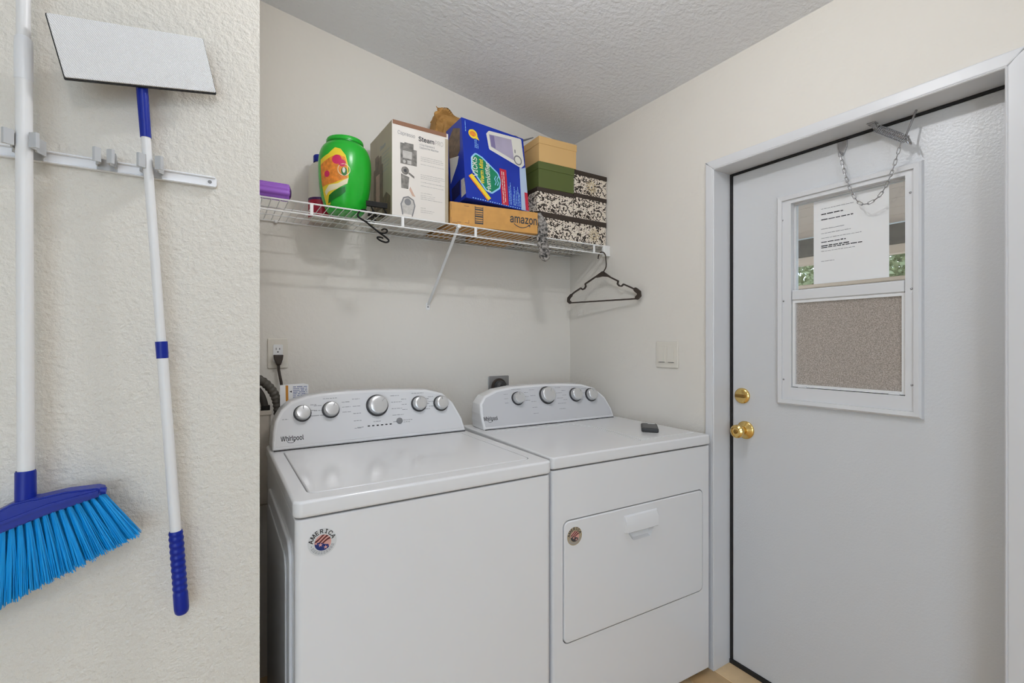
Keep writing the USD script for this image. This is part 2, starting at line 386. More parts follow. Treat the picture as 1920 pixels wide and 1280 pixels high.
# weatherstrip: black L along the latch side, head and sill
obj('weatherstrip', bx(XD - 0.003, XD + 0.03, dy1 + 0.0005, DY1 - 0.0045, 0.018, DZ - 0.005), BLACK, dr, label='black rubber weatherstrip along the latch side')
obj('weatherstrip', bx(XD - 0.003, XD + 0.03, dy0, dy1, dz1 + 0.0005, DZ - 0.0045), BLACK, dr)
obj('weatherstrip', bx(XD - 0.006, XD + 0.03, dy0, DY1 - 0.0045, 0.002, dz0 - 0.0005), BLACK, dr)
tx = lambda v: np.c_[XD - v[:, 2], v[:, 0], v[:, 1]]
def ringed(y0, y1, z0, z1, w, d0, d1):
    """mitred frame with a bevelled face: width w, standing from d0 to d1 off the slab"""
    ms = []
    O = [(y0, z0), (y1, z0), (y1, z1), (y0, z1)]; I = [(y0 + w, z0 + w), (y1 - w, z0 + w), (y1 - w, z1 - w), (y0 + w, z1 - w)]
    for k in range(4):
        a, b, c, d = O[k], O[(k + 1) % 4], I[(k + 1) % 4], I[k]
        ctr = np.array([(np.array(a) + b) / 2, (np.array(c) + d) / 2])
        def mv(p, q, t): return (p[0] + (q[0] - p[0]) * t, p[1] + (q[1] - p[1]) * t)
        P = [(*a, d0), (*b, d0), (*c, d0), (*d, d0), (*mv(a, d, .12), d1 * .7), (*mv(b, c, .12), d1 * .7), (*mv(a, d, .35), d1), (*mv(b, c, .35), d1), (*mv(d, a, .08), d1 * .9), (*mv(c, b, .08), d1 * .9)]
        ms.append(hull(tx(np.array(P, float))))
    return ms
wf = obj('window_frame', ringed(wy0, wy1, wz0, wz1, 0.022, -0.0005, 0.017), TRIM, dr, smooth=20, label='moulded white frame around the door window')
obj('inner_frame', cut(bx(XD - 0.009, XD + 0.012, wy0 + 0.020, wy1 - 0.020, wz0 + 0.020, wz1 - 0.020), bx(XD - 0.1, XD + 0.1, oy0 + 0.002, oy1 - 0.004, oz0 + 0.008, oz1 - 0.004)), TRIM, wf, smooth=False)
for y, z in ((0.918, 1.698), (0.914, 1.410), (0.914, 1.132), (0.5515, 1.6987), (0.549, 1.4185), (0.548, 1.139)):
    obj('screw', lathe([(0, 0.0115), (0.002, 0.011), (0.0034, 0.0095), (0.0034, 0.008)], 10, (XD, y, z), (-1, 0, 0)), STEEL, wf)
def frame(x0, x1, y0, y1, z0, z1, w):
    return cut(bx(x0, x1, y0, y1, z0, z1), bx(x0 - 0.1, x1 + 0.1, y0 + w, y1 - w, z0 + w, z1 - w))
us = obj('upper_sash', frame(XD + 0.014, XD + 0.032, oy0 + 0.001, oy1 - 0.001, 1.418, oz1 - 0.001, 0.0075), WHITEP, dr, smooth=False)
obj('glass_pane', bx(XD + 0.021, XD + 0.024, oy0 + 0.008, oy1 - 0.008, 1.425, oz1 - 0.008), GLASS, us, smooth=False)
obj('meeting_rail', bx(XD - 0.006, XD + 0.030, oy0 + 0.0035, oy1 - 0.0045, 1.4105, 1.4460, 0.003), TRIM, dr)
ls = obj('lower_sash', frame(XD - 0.002, XD + 0.013, oy0 + 0.0035, oy1 - 0.0055, 1.108, 1.410, 0.009), WHITEP, dr, smooth=False)
obj('insect_screen', bx(XD + 0.005, XD + 0.007, oy0 + 0.012, oy1 - 0.014, 1.117, 1.402), SCREEN, ls, smooth=False)
obj('sash_gap_shade', bx(XD + 0.0, XD + 0.012, oy0 + 0.006, oy1 - 0.006, 1.1065, 1.1085), BLACK, ls, smooth=False)  # black strip painted as the shade below the sash
for y in (oy0 + 0.03, oy1 - 0.04):
    obj('sash_latch', bx(XD - 0.008, XD - 0.001, y - 0.014, y + 0.014, 1.1065, 1.112, 0.0015), ALU, ls)
# brass deadbolt and knob
db = obj('deadbolt', lathe([(0, 0.012), (0.020, 0.0118), (0.026, 0.010), (0.0295, 0.006), (0.030, 0.0), (0, 0)], 36, (XD, 1.0745, 1.0575), (-1, 0, 0)), BRASS, dr, label='brass deadbolt rose')
obj('thumb_turn', prism(rrect(1.0745 - 0.021, 1.0745 + 0.021, 1.0575 - 0.0062, 1.0575 + 0.0062, 0.006), 0.0115, 0.021, 0.003, lambda v: np.c_[XD - v[:, 2], v[:, 0], v[:, 1]]), BRASSD, db)
kb = obj('knob_rose', lathe([(0, 0.016), (0.015, 0.016), (0.022, 0.011), (0.031, 0.008), (0.034, 0.004), (0.034, 0), (0, 0)], 36, (XD, 1.062, 0.9275), (-1, 0, 0)), BRASS, dr, label='brass knob rose')
obj('knob', lathe([(0.0125, 0.014), (0.0115, 0.030), (0.014, 0.036), (0.0225, 0.042), (0.0255, 0.052), (0.0245, 0.061), (0.019, 0.066), (0.015, 0.0665), (0.0145, 0.0645), (0, 0.0645)], 36, (XD, 1.062, 0.9275), (-1, 0, 0)), BRASS, kb)
obj('lock_button', lathe([(0, 0.070), (0.006, 0.0695), (0.008, 0.067), (0.008, 0.0645), (0, 0.0645)], 20, (XD, 1.062, 0.9275), (-1, 0, 0)), BRASSD, kb)

# paper notice taped on the upper pane
nt = thing('paper_notice', 'white printed sheet of paper taped to the upper pane of the door window', 'notice', (XD + 0.0205, 0.72, 1.46))
py0, py1, pz0, pz1 = 0.613, 0.828, 1.4625, 1.7445
obj('sheet', bx(XD + 0.0200, XD + 0.0206, py0, py1, pz0, pz1), PAPER, nt, smooth=False)
tp = plane((XD + 0.0200, py1, pz0), (0, -1, 0), (0, 0, 1))
obj('printed_lines', [bars([(0.024, 0.251, 0.097), (0.024, 0.213, 0.055), (0.024, 0.201, 0.035)][:1] + [(0.024, 0.218, 0.055), (0.024, 0.200 - 0.017, 0.068)][1:] + [(0.024, 0.183, 0.07), (0.024, 0.168, 0.088), (0.024, 0.152, 0.118), (0.024, 0.108, 0.10), (0.024, 0.074, 0.04)], tp, h=0.0022, seed=3)], MARK, nt, smooth=False)
obj('bold_lines', [bars([(0.024, 0.232, 0.066), (0.024, 0.214, 0.095), (0.024, 0.138, 0.074), (0.024, 0.125, 0.085), (0.024, 0.1195, 0.122)], tp, h=0.0034, seed=5)], INK, nt, smooth=False)

# spring and chain door stop
ch = thing('door_chain', 'steel spring and link chain hung between the door head and the white door', 'door chain', (XD, 0.62, 1.83))
def link(c, t, n, L=0.019, w=0.0082, r=0.0011):
    t = t / np.linalg.norm(t); n = n - t * (n @ t); n /= np.linalg.norm(n)
    a = np.linspace(0, 2 * np.pi, 16, endpoint=False)
    hl = (L - w) / 2
    p = np.array([c + t * (np.cos(q) * w / 2 + np.sign(np.cos(q)) * hl) + n * np.sin(q) * w / 2 for q in a])
    return tube(p, r, 6, closed=True)
cx = 1.694
cp = curve([(cx + 0.006, 0.7300, 1.868), (cx + 0.002, 0.7215, 1.835), (cx, 0.7085, 1.780), (cx, 0.690, 1.725), (cx, 0.6625, 1.690), (cx, 0.631, 1.697), (cx - 0.003, 0.606, 1.725), (cx - 0.010, 0.583, 1.775), (cx - 0.022, 0.5625, 1.832)], 400)
L = np.r_[0, np.cumsum(np.linalg.norm(np.diff(cp, axis=0), axis=1))]
nl = int(L[-1] / 0.0152)
for i in range(nl + 1):
    s = L[-1] * i / nl
    c = np.array([np.interp(s, L, cp[:, k]) for k in range(3)])
    t = np.array([np.interp(min(s + 0.004, L[-1]), L, cp[:, k]) - np.interp(max(s - 0.004, 0), L, cp[:, k]) for k in range(3)])
    obj('chain_link', link(c, t, np.array([1.0, 0.25, 0.15]) if i % 2 else np.array([0.1, 0.9, 0.5])), STEEL, ch)
to = lambda v: np.c_[XD - v[:, 2], v[:, 0], v[:, 1]]
obj('anchor_plate', prism(Polygon([(0.717, 1.914), (0.743, 1.914), (0.743, 1.893), (0.733, 1.868), (0.727, 1.868), (0.717, 1.893)]), 0.0005, 0.005, 0.001, to), STEEL, ch)
obj('anchor_staple', tube([(XD - 0.004, 0.7335, 1.875), (XD - 0.018, 0.7325, 1.874), (XD - 0.020, 0.730, 1.873), (XD - 0.018, 0.7275, 1.874), (XD - 0.004, 0.7265, 1.875)], 0.0012, 6), STEEL, ch)
A, B = np.array([1.679, 0.622, 1.905]), np.array([1.668, 0.5475, 1.842])
ax = (B - A) / np.linalg.norm(B - A); e1 = np.cross(ax, [0, 0, 1.0]); e1 /= np.linalg.norm(e1); e2 = np.cross(ax, e1)
q = np.linspace(0, 1, 17 * 12)
obj('spring', tube([A + (B - A) * t + 0.0105 * (np.cos(2 * np.pi * 17 * t) * e1 + np.sin(2 * np.pi * 17 * t) * e2) for t in q], 0.0013, 6), STEEL, ch)
obj('spring_rod', tube([A - ax * 0.012, B + ax * 0.012], 0.0022, 8), STEEL, ch)
obj('head_bracket', [bx(1.668, 1.692, 0.622, 0.645, DZ - 0.0075, DZ - 0.0045, 0.001), hull([(x, y, z) for x in (1.674, 1.686) for y, z in ((0.640, DZ - 0.006), (0.626, DZ - 0.006), (0.630, 1.905), (0.620, 1.903))])], STEEL, ch)
obj('hook_rod', tube(curve([(1.6885, 0.5305, DZ - 0.005), (1.683, 0.5355, 1.905), (1.674, 0.545, 1.868), (1.668, 0.548, 1.846), (1.672, 0.543, 1.830)], 24), 0.0028, 8), STEEL, ch)
obj('end_ring', link(B + ax * 0.010, np.array([0, -0.3, -1.0]), np.array([1.0, 0, 0]), 0.026, 0.017, 0.0018), STEEL, ch)

# ------------------------------------------------------------------ porch beyond the door
struct('ground', bx(-16, 16, -20, 14, -0.25, -0.12), CONC, 'concrete slab of the porch and ground outside')
pr_ = thing('porch_roof', 'tan boarded porch ceiling with a dark edge beam outside the back door', 'porch roof', (3.0, 1.5, 2.2))
for i in range(13):
    x0 = XR + 0.15 + i * 0.185
    za, zb = 2.30 - (x0 - 1.78) * 0.068, 2.30 - (x0 + 0.185 - 1.78) * 0.068
    obj('soffit_board', hull([(x, y, z + t) for x, z in ((x0, za), (x0 + 0.180, zb)) for y in (-3, 6) for t in (0, 0.015)]), SOFFIT, pr_, smooth=False)
obj('roof_sheet', hull([(x, y, z + t) for x, z in ((XR + 0.15, 2.34), (4.5, 2.16)) for y in (-3, 6) for t in (0, 0.03)]), ROOF, pr_, smooth=False)
obj('edge_beam', bx(4.18, 4.30, -3, 6, 1.982, 2.128), BEAM, pr_, smooth=False)
obj('lower_rail', bx(4.20, 4.28, -3, 6, 1.918, 1.981), BEAML, pr_, smooth=False)
for y in (-0.6, 2.55, 5.2):
    obj('post', bx(4.20, 4.28, y, y + 0.09, 1.747, 1.917), BEAML, pr_, smooth=False)
pw = thing('porch_wall', 'brown-grey stucco half wall around the porch seen through the lower sash', 'half wall', (4.2, 1.5, -0.12))
obj('wall_body', bx(4.18, 4.32, -3, 6, -0.12, 1.715), STUCCO, pw, smooth=False)
obj('wall_cap', bx(4.16, 4.34, -3, 6, 1.7155, 1.745, 0.006), BEAML, pw)
def shrub(x, y, z0, h, w, n, seed, label):
    r = np.random.default_rng(seed)
    t = thing('shrub', label, 'shrub', (x, y, z0), group='shrubs beyond the porch wall')
    stems = [tube(curve([(x, y, z0), (x + r.uniform(-.1, .1), y + r.uniform(-.15, .15), z0 + h * .5), (x + r.uniform(-.2, .2), y + r.uniform(-w, w) * .6, z0 + h * .92)], 8), np.linspace(.02, .006, 8), 6) for _ in range(5)]
    obj('stems', stems, BARK, t)
    V, Fc = [], []
    for k in range(n):
        u = r.normal(size=3); u /= np.linalg.norm(u)
        c = np.array([x, y, z0 + h * .68]) + u * np.array([w * .6, w, h * .33]) * r.uniform(.3, 1) ** .5
        d = r.normal(size=3); d /= np.linalg.norm(d); e = np.cross(d, r.normal(size=3)); e /= np.linalg.norm(e)
        s = r.uniform(.03, .06)
        b = len(V); V += [c - d * s, c + e * s * .45, c + d * s, c - e * s * .45]; Fc += [(b, b + 1, b + 2), (b, b + 2, b + 3)]
    obj('foliage', trimesh.Trimesh(V, Fc, process=False), LEAF, t, smooth=False, kind='stuff')
shrub(5.3, 2.85, -0.12, 2.9, 0.50, 2600, 1, 'pale green shrub left of the notice, seen through the door window')
shrub(5.4, 1.62, -0.12, 2.9, 0.36, 2200, 2, 'pale green shrub right of the notice, seen through the door window')
shrub(6.8, 2.3, -0.12, 3.8, 1.7, 8000, 3, 'pale pinkish-green shrub farther back between the two nearer shrubs')

# ------------------------------------------------------------------ lamps
cl = thing('ceiling_lamp', 'two-bulb ceiling lamp over the laundry, above the picture', 'ceiling lamp', (0.63, 0.75, zc(0.63)))
LX, LY = 0.63, 0.75
obj('canopy', lathe([(0, 0.0), (0.075, 0.0), (0.078, -0.015), (0.05, -0.03), (0, -0.03)], 32, (LX, LY, zc(LX) - 0.012)), WHITEP, cl)
for dx_ in (-0.028, 0.028):
    obj('socket', tube([(LX + dx_ * .5, LY, zc(LX) - 0.035), (LX + dx_, LY, zc(LX) - 0.09)], 0.017, 14), WHITEP, cl)
    s = UsdLux.SphereLight.Define(stage, numbered(cl, 'bulb'))
    s.CreateRadiusAttr(0.022); s.CreateIntensityAttr(BULB_I * 10); s.CreateColorAttr(Gf.Vec3f(*BCOL))
    s.AddTranslateOp().Set(Gf.Vec3d(dx_ * 1.1, 0, -0.135))
kl = thing('unseen_globe_lamp', 'unseen round globe lamp behind the viewpoint, placed to brighten the walls and ceiling', 'ceiling lamp', (KX, KY, zc(KX)))  # out of view; lifts the light level of the whole room
obj('canopy', lathe([(0, 0.0), (0.065, 0.0), (0.066, -0.02), (0.012, -0.03), (0.010, -0.20), (0, -0.20)], 32, (KX, KY, zc(KX) - 0.012)), WHITEP, kl)
k = UsdLux.SphereLight.Define(stage, numbered(kl, 'globe'))
k.CreateRadiusAttr(0.14); k.CreateIntensityAttr(UNSEEN_GLOBE_I); k.CreateColorAttr(Gf.Vec3f(*KCOL))
k.AddTranslateOp().Set(Gf.Vec3d(0, 0, -0.36))
#OBJECTS#
# ------------------------------------------------------------------ washer
def console(to, outline, depth, rimin=0.007, rimout=0.006):
    """housing behind a leaning control face: outline (a, z); to(a, z, d) maps a face point pushed d out of the face; back at depth"""
    P = Polygon(outline)
    inner = P.buffer(-rimin, join_style='round')
    inner = max(getattr(inner, 'geoms', [inner]), key=lambda g: g.area)
    n = 90
    def ring(poly, k=n):
        r = poly.exterior
        if not r.is_ccw:
            r = LineString(list(r.coords)[::-1])
        # start at the point nearest the lower left corner
        pts = [r.interpolate(t, normalized=True) for t in np.linspace(0, 1, k, endpoint=False)]
        q = np.array([(p.x, p.y) for p in pts]); i = np.argmin(q[:, 0] + q[:, 1] * 3)
        return np.roll(q, -i, 0)
    return P, inner
def face_mesh(P, lo, hi, to):
    """plate of outline P between pushes lo and hi off the face"""
    m = trimesh.creation.extrude_polygon(P, 1.0, engine='earcut')
    v = np.array(m.vertices); v2 = to(v[:, 0], v[:, 1], np.where(v[:, 2] > 0.5, hi, lo))
    q = trimesh.Trimesh(v2, m.faces, process=False); q.fix_normals()
    return q
LEAN = 0.35
def appliance_console(t, R0, b0, z0, depth, outline, dials, logo, seed, extra=None):
    """R0(a, b, z): appliance frame to the thing's coordinates"""
    s, c = math.sin(LEAN), math.cos(LEAN)
    # the outline's z values are heights; the face leans back by LEAN from (b0, z0)
    def to(a, z, d):
        a, z, d = np.broadcast_arrays(np.asarray(a, float), np.asarray(z, float), np.asarray(d, float))
        b = b0 + (z - z0) * math.tan(LEAN) - d * c
        return R0(np.c_[a.ravel(), b.ravel(), (z + d * s).ravel()])
    P = Polygon(outline).buffer(-0.006, quad_segs=8).buffer(0.006, quad_segs=8)
    # housing: chain of rings from the back edge to the face rim
    def rings():
        L = []
        for poly, push in ((P.buffer(-0.012), 'back'), (P, 'side'), (P, -0.007), (P.buffer(-0.0025), -0.002), (P.buffer(-0.007), 0.0)):
            q = np.array(poly.exterior.coords)[:-1]
            if push == 'back':
                L.append(R0(np.c_[q[:, 0], np.full(len(q), b0 + depth), q[:, 1]]))
            elif push == 'side':
                L.append(R0(np.c_[q[:, 0], np.full(len(q), b0 + depth - 0.02), q[:, 1]]))
            else:
                L.append(to(q[:, 0], q[:, 1], push))
        return np.vstack(L)
    h = obj('console', hull(rings()), ENAMEL, t, smooth=40, label='arched white control console')
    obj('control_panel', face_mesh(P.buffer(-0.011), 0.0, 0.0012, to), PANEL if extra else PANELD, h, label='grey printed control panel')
    fo = to([0], [z0], [0.0012])[0]; ex = to([1], [z0], [0.0012])[0] - fo; ez = to([0], [z0 + 1], [0.0012])[0] - fo
    ez /= np.linalg.norm(ez); n = np.cross(ex, ez)
    fp = plane(fo, ex, ez)
    k = 1 / math.cos(LEAN)
    D = []
    for i, (a, z, r) in enumerate(dials):
        o = fp(np.array([[a, (z - z0) * k, 0.0]]))[0]
        d = obj('dial', lathe([(0, 0.006), (r * 1.12, 0.006), (r * 1.12, 0.003), (r * 1.15, 0), (0, 0)], 36, o, n), DARKP, t, label='round dial with a dark skirt and silver cap')
        obj('dial_cap', lathe([(0, 0.0275), (r * .55, 0.0272), (r * .82, 0.0262), (r * .93, 0.0235), (r * 1.0, 0.008), (r * 1.0, 0.0055), (0, 0.0055)], 40, o, n), SILVER, d)
        ang = math.radians((90, 60, 40, 95, 95)[i % 5])
        obj('pointer', prism(LineString([(r * .45 * math.cos(ang), r * .45 * math.sin(ang)), (r * .8 * math.cos(ang), r * .8 * math.sin(ang))]).buffer(0.0013), 0.027, 0.0282, 0, lambda v, o=o: plane(o, ex, ez)(v)), MARK, d)
        rr = random.Random(seed + i)
        x0 = a - r * .9
        D += [(x0, (z - z0) * k + r * 1.55, r * 1.8)]
        for j in range(3 if r < 0.033 else 5):
            D += [(a - r * 2.3 - .006, (z - z0) * k + r * (.8 - j * .75), r * .75), (a + r * 1.5, (z - z0) * k + r * (.9 - j * .7), r * rr.uniform(.8, 1.3))]
    D = [q for q in D if all(P.buffer(-0.012).contains(Point(x, q[1] / k + z0)) for x in (q[0], q[0] + q[2]))]
    obj('panel_print', bars(D, fp, h=0.0026, seed=seed), MARK, t, smooth=False, kind='stuff')
    la, lz, lw = logo
    obj('lettering', text('Whirlpool', 0.0155, fp, la, (lz - z0) * k, 0.0004, True, width=lw), DARKP, t, smooth=False)
    sw = LineString([(la + lw * (.45 + .16 * math.cos(q)), (lz - z0) * k - 0.0015 + 0.0055 * math.sin(q)) for q in np.linspace(math.pi * .95, math.pi * 2.05, 14)]).buffer(0.0007)
    obj('lettering_swoosh', ext(sw, 0.0004, fp), DARKP, t, smooth=False)
    if extra:
        extra(t, fp, k)

def emblem(t, to, r, tones, label):
    """round sticker: AMERICA over a waving flag with stars"""
    clear, dark, stripe, blue, pale = tones
    s = obj('sticker', prism(Point(0, 0).buffer(r, 20), 0.0002, 0.0007, 0, to), clear, t, smooth=False, label=label)
    lt = []
    for i, ch_ in enumerate('AMERICA'):
        ang = math.radians(168 - i * 24 - (2 if i else 0))
        m = meshkit.text_mesh(ch_, r * .30, 0.0004, True)
        m.apply_translation([-m.bounds.mean(0)[0], 0, 0])
        m.apply_transform(trimesh.transformations.rotation_matrix(ang - math.pi / 2, [0, 0, 1]))
        m.apply_translation([r * .66 * math.cos(ang), r * .66 * math.sin(ang), 0.0007])
        lt.append(trimesh.Trimesh(to(np.array(m.vertices)), m.faces, process=False))
    obj('sticker_lettering', lt, dark, t, smooth=False)
    disc = Point(0.03 * r, -0.03 * r).buffer(r * .58, 20)
    wave = lambda y0, w: Polygon([(x * r, (y0 + .16 * math.sin(x * 3.2 + .2) + .38 * x) * r) for x in np.linspace(-.7, .75, 16)] + [(x * r, (y0 - w + .16 * math.sin(x * 3.2 + .2) + .38 * x) * r) for x in np.linspace(.75, -.7, 16)])
    canton = Polygon([(-.7 * r, .10 * r), (-.1 * r, -.02 * r), (.16 * r, -.16 * r), (.42 * r, -.22 * r), (.5 * r, -.7 * r), (-.7 * r, -.7 * r)])
    lift = lambda z: (lambda v: to(v + [0, 0, z]))
    st = unary_union([wave(.50, .14), wave(.22, .15), wave(-.05, .14)])
    obj('sticker_flag', ext(disc.difference(canton).difference(st), 0.0003, lift(0.0008)), pale, t, smooth=False)
    obj('sticker_stripes', ext(st.intersection(disc).difference(canton), 0.0003, lift(0.0008)), stripe, t, smooth=False)
    def star(x, y, q):
        return Polygon([((x + q * (1 if j % 2 == 0 else .42) * math.sin(j * math.pi / 5)) * r, (y + q * (1 if j % 2 == 0 else .42) * math.cos(j * math.pi / 5)) * r) for j in range(10)])
    stars = unary_union([star(-.14, -.17, .17), star(-.46, .0, .16), star(.22, -.40, .16)])
    obj('sticker_canton', ext(disc.intersection(canton).difference(stars), 0.0003, lift(0.0008)), blue, t, smooth=False)
    obj('sticker_stars', ext(stars, 0.0003, lift(0.0008)), pale, t, smooth=False)
    arc = [LineString([(r * q * math.cos(math.radians(a)), r * q * math.sin(math.radians(a))) for a in np.linspace(a0, a0 + 9, 4)]).buffer(r * .022) for q in (.70, .78, .86) for a0 in range(205, 335, 14)]
    dots = [Point(r * .78 * math.cos(a), r * .78 * math.sin(a)).buffer(r * .045) for a in (math.radians(14), math.radians(194))]
    obj('sticker_print', ext(unary_union(arc + dots), 0.0003, lift(0.0007)), MARK, t, smooth=False, kind='stuff')

WX, WY = 0.1422, 1.1209
wm = thing('washing_machine', 'white top-loading washing machine with a silver-dialled arched console, left of the dryer', 'washing machine', (WX + 0.349, WY + 0.35, 0))
W0 = lambda v: np.asarray(v, float) + [WX, WY, 0]
obj('cabinet', prism(rrect(0.002, 0.696, 0.003, 0.69, 0.016), 0.025, 0.872, 0.004, W0), ENAMEL, wm)
# stamped side panel
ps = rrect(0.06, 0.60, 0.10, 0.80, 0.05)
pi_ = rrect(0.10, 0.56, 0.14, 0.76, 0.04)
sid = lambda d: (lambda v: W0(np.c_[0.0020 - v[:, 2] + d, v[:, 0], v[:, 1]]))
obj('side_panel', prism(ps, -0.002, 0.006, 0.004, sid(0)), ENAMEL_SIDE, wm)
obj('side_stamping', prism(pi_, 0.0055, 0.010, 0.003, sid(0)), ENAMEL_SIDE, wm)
for a in (0.05, 0.65):
    for b in (0.05, 0.63):
        obj('foot', lathe([(0, 0.026), (0.018, 0.026), (0.02, 0.012), (0.024, 0.008), (0.024, 0.0), (0, 0)], 16, (WX + a, WY + b, 0)), DARKP, wm)
LID = rrect(0.037, 0.655, 0.052, 0.545, 0.022)
top = prism(rrect(-0.002, 0.700, 0.0, 0.692, 0.020), 0.8755, 0.9135, 0.007, W0)
top = cut(top, ext(LID.buffer(0.0028), 0.02, lambda v: W0(v + [0, 0, 0.905])))
obj('top_deck', top, ENAMEL, wm, smooth=40)
lid = obj('lid', prism(LID, 0.9045, 0.9150, 0.0035, W0), ENAMEL, wm)
wo = [(0.006, 0.9153), (0.0075, 0.945), (0.0095, 0.972), (0.0165, 1.006), (0.036, 1.041), (0.066, 1.066), (0.117, 1.082), (0.17, 1.088), (0.25, 1.0912), (0.345, 1.0905), (0.465, 1.0865), (0.55, 1.0815), (0.616, 1.064), (0.655, 1.026), (0.684, 0.962), (0.692, 0.9153)]
def wextra(t, fp, k):
    z = 0.9745 - 0.9153
    b = obj('push_button', lathe([(0, 0.0045), (0.0095, 0.0042), (0.0112, 0.003), (0.0115, 0), (0, 0)], 24, fp(np.array([[0.4287, (z - .001) * k, 0]]))[0], fp(np.array([[0, 0, 1.0]]))[0] - fp(np.array([[0, 0, 0.0]]))[0]), GREYP, t)
    for i in range(6):
        obj('indicator', prism(rrect(0.3115 + i * 0.0158, 0.3195 + i * 0.0158, (0.9632 - 0.9153) * k, (0.9632 - 0.9153) * k + 0.0042, 0.0012), 0, 0.0006, 0, fp), DARKP, t, smooth=False)
    obj('panel_print', bars([(0.275, 0.0505, 0.022), (0.333, 0.066, 0.026), (0.443, 0.062, 0.035), (0.443, 0.055, 0.025)], fp, h=0.0024, seed=77), MARK, t, smooth=False, kind='stuff')
appliance_console(wm, W0, 0.558, 0.9153, 0.128, wo, [(0.1003, 1.0243, 0.0245), (0.191, 1.0295, 0.0255), (0.3522, 1.0331, 0.0350), (0.5108, 1.0282, 0.0265), (0.6002, 1.0244, 0.0265)], (0.0310, 0.9425, 0.069), 11, wextra)
obj('console_gap_shade', bx(WX + 0.010, WX + 0.688, WY + 0.5575, WY + 0.562, 0.9128, 0.9163), DARKP, wm, smooth=False)  # solid dark strip drawn as the shade under the console edge
emblem(wm, plane((WX + 0.0578, WY + 0.003, 0.8150), (1, 0, 0), (0, 0, 1)), 0.0305, (STICK, DARKP, MAROON, NAVYINK, PINKINK), 'clear round sticker with a flag under a curved word')

# ------------------------------------------------------------------ dryer
DXo, DYo, DR = 0.8602, 1.1488, -0.0313
dy = thing('dryer', 'white front-loading clothes dryer with a pull-down door, beside the back door', 'dryer', (DXo, DYo, 0), R=rotm(math.degrees(DR)))
I0 = lambda v: np.asarray(v, float)
body = prism(rrect(0.002, 0.735, 0.003, 0.66, 0.010), 0.025, 0.8715, 0.003, I0)
DD = rrect(0.0418, 0.6931, 0.3289, 0.7121, 0.022)
fr = lambda v: np.c_[v[:, 0], 0.003 - v[:, 2], v[:, 1]]
body = cut(body, ext(DD, 0.03, lambda v: fr(v - [0, 0, 0.028])))
obj('cabinet', body, ENAMEL, dy)
door = prism(DD.buffer(-0.0035), -0.02, 0.0035, 0.004, fr)
hx0, hx1, hz0, hz1 = 0.312, 0.428, 0.588, 0.640
door = cut(door, hull(fr(np.array([(x, z, d) for x, z, d in [(0.303, 0.632, 0.01), (0.440, 0.632, 0.01), (0.418, 0.590, 0.01), (0.334, 0.588, 0.01), (0.312, 0.632, -0.014), (0.430, 0.632, -0.014), (0.410, 0.60, -0.006), (0.342, 0.60, -0.006)]], float))))
dd = obj('dryer_door', door, ENAMEL, dy, label='wide rounded rectangular pull-down door')
obj('handle', hull(fr(np.array([(x, z, d) for x, z, d in [(0.292, 0.684, 0.003), (0.446, 0.684, 0.003), (0.294, 0.627, 0.003), (0.446, 0.627, 0.003), (0.299, 0.680, 0.009), (0.440, 0.680, 0.009), (0.296, 0.662, 0.015), (0.443, 0.662, 0.015), (0.298, 0.630, 0.017), (0.441, 0.630, 0.017), (0.299, 0.6265, 0.013), (0.440, 0.6265, 0.013)]], float))), ENAMEL, dd, smooth=25)
for a in (0.05, 0.69):
    for b in (0.05, 0.60):
        obj('foot', lathe([(0, 0.026), (0.018, 0.026), (0.02, 0.012), (0.024, 0.008), (0.024, 0.0), (0, 0)], 16, (a, b, 0)), DARKP, dy)
obj('kick_shade_strip', bx(0.02, 0.717, 0.03, 0.05, 0.004, 0.03), DARKP, dy)  # dark board standing in for the shade under the cabinet
dtop = prism(rrect(-0.001, 0.738, 0.0, 0.665, 0.014), 0.8755, 0.9125, 0.006, I0)
REC = Polygon([(0.03, 0.045), (0.425, 0.045), (0.455, 0.36), (0.42, 0.47), (0.03, 0.47)]).buffer(-0.02).buffer(0.02)
dtop = cut(dtop, ext(REC, 0.02, lambda v: v + [0, 0, 0.9108]))
obj('top_deck', dtop, ENAMEL, dy, smooth=40)
obj('lint_screen_lid', prism(Polygon([(0.440, 0.062), (0.722, 0.058), (0.722, 0.30), (0.466, 0.355)]).buffer(-0.012).buffer(0.012), 0.9115, 0.9145, 0.0025, I0), ENAMEL, dy)
do_ = [(0.024, 0.9135), (0.0205, 0.945), (0.0195, 0.978), (0.0235, 1.015), (0.048, 1.045), (0.107, 1.067), (0.187, 1.0768), (0.295, 1.080), (0.439, 1.0793), (0.559, 1.072), (0.632, 1.0517), (0.682, 1.006), (0.706, 0.953), (0.7097, 0.9135)]
appliance_console(dy, I0, 0.503, 0.9135, 0.125, do_, [(0.202, 1.0254, 0.0250), (0.3535, 1.0303, 0.0345), (0.508, 1.0243, 0.0280), (0.5969, 1.0195, 0.0275)], (0.028, 0.948, 0.064), 31)
obj('console_gap_shade', bx(0.03, 0.705, 0.5028, 0.507, 0.9112, 0.9148), DARKP, dy, smooth=False)  # dark strip in place of shade where the console meets the deck
emblem(dy, plane((0.0847, 0.003 - 0.0035, 0.6595), (1, 0, 0), (0, 0, 1)), 0.0285, (STICKB, DARKP, MAROON, INK, PINKINK), 'beige round sticker with a dark flag mark under a curved word')
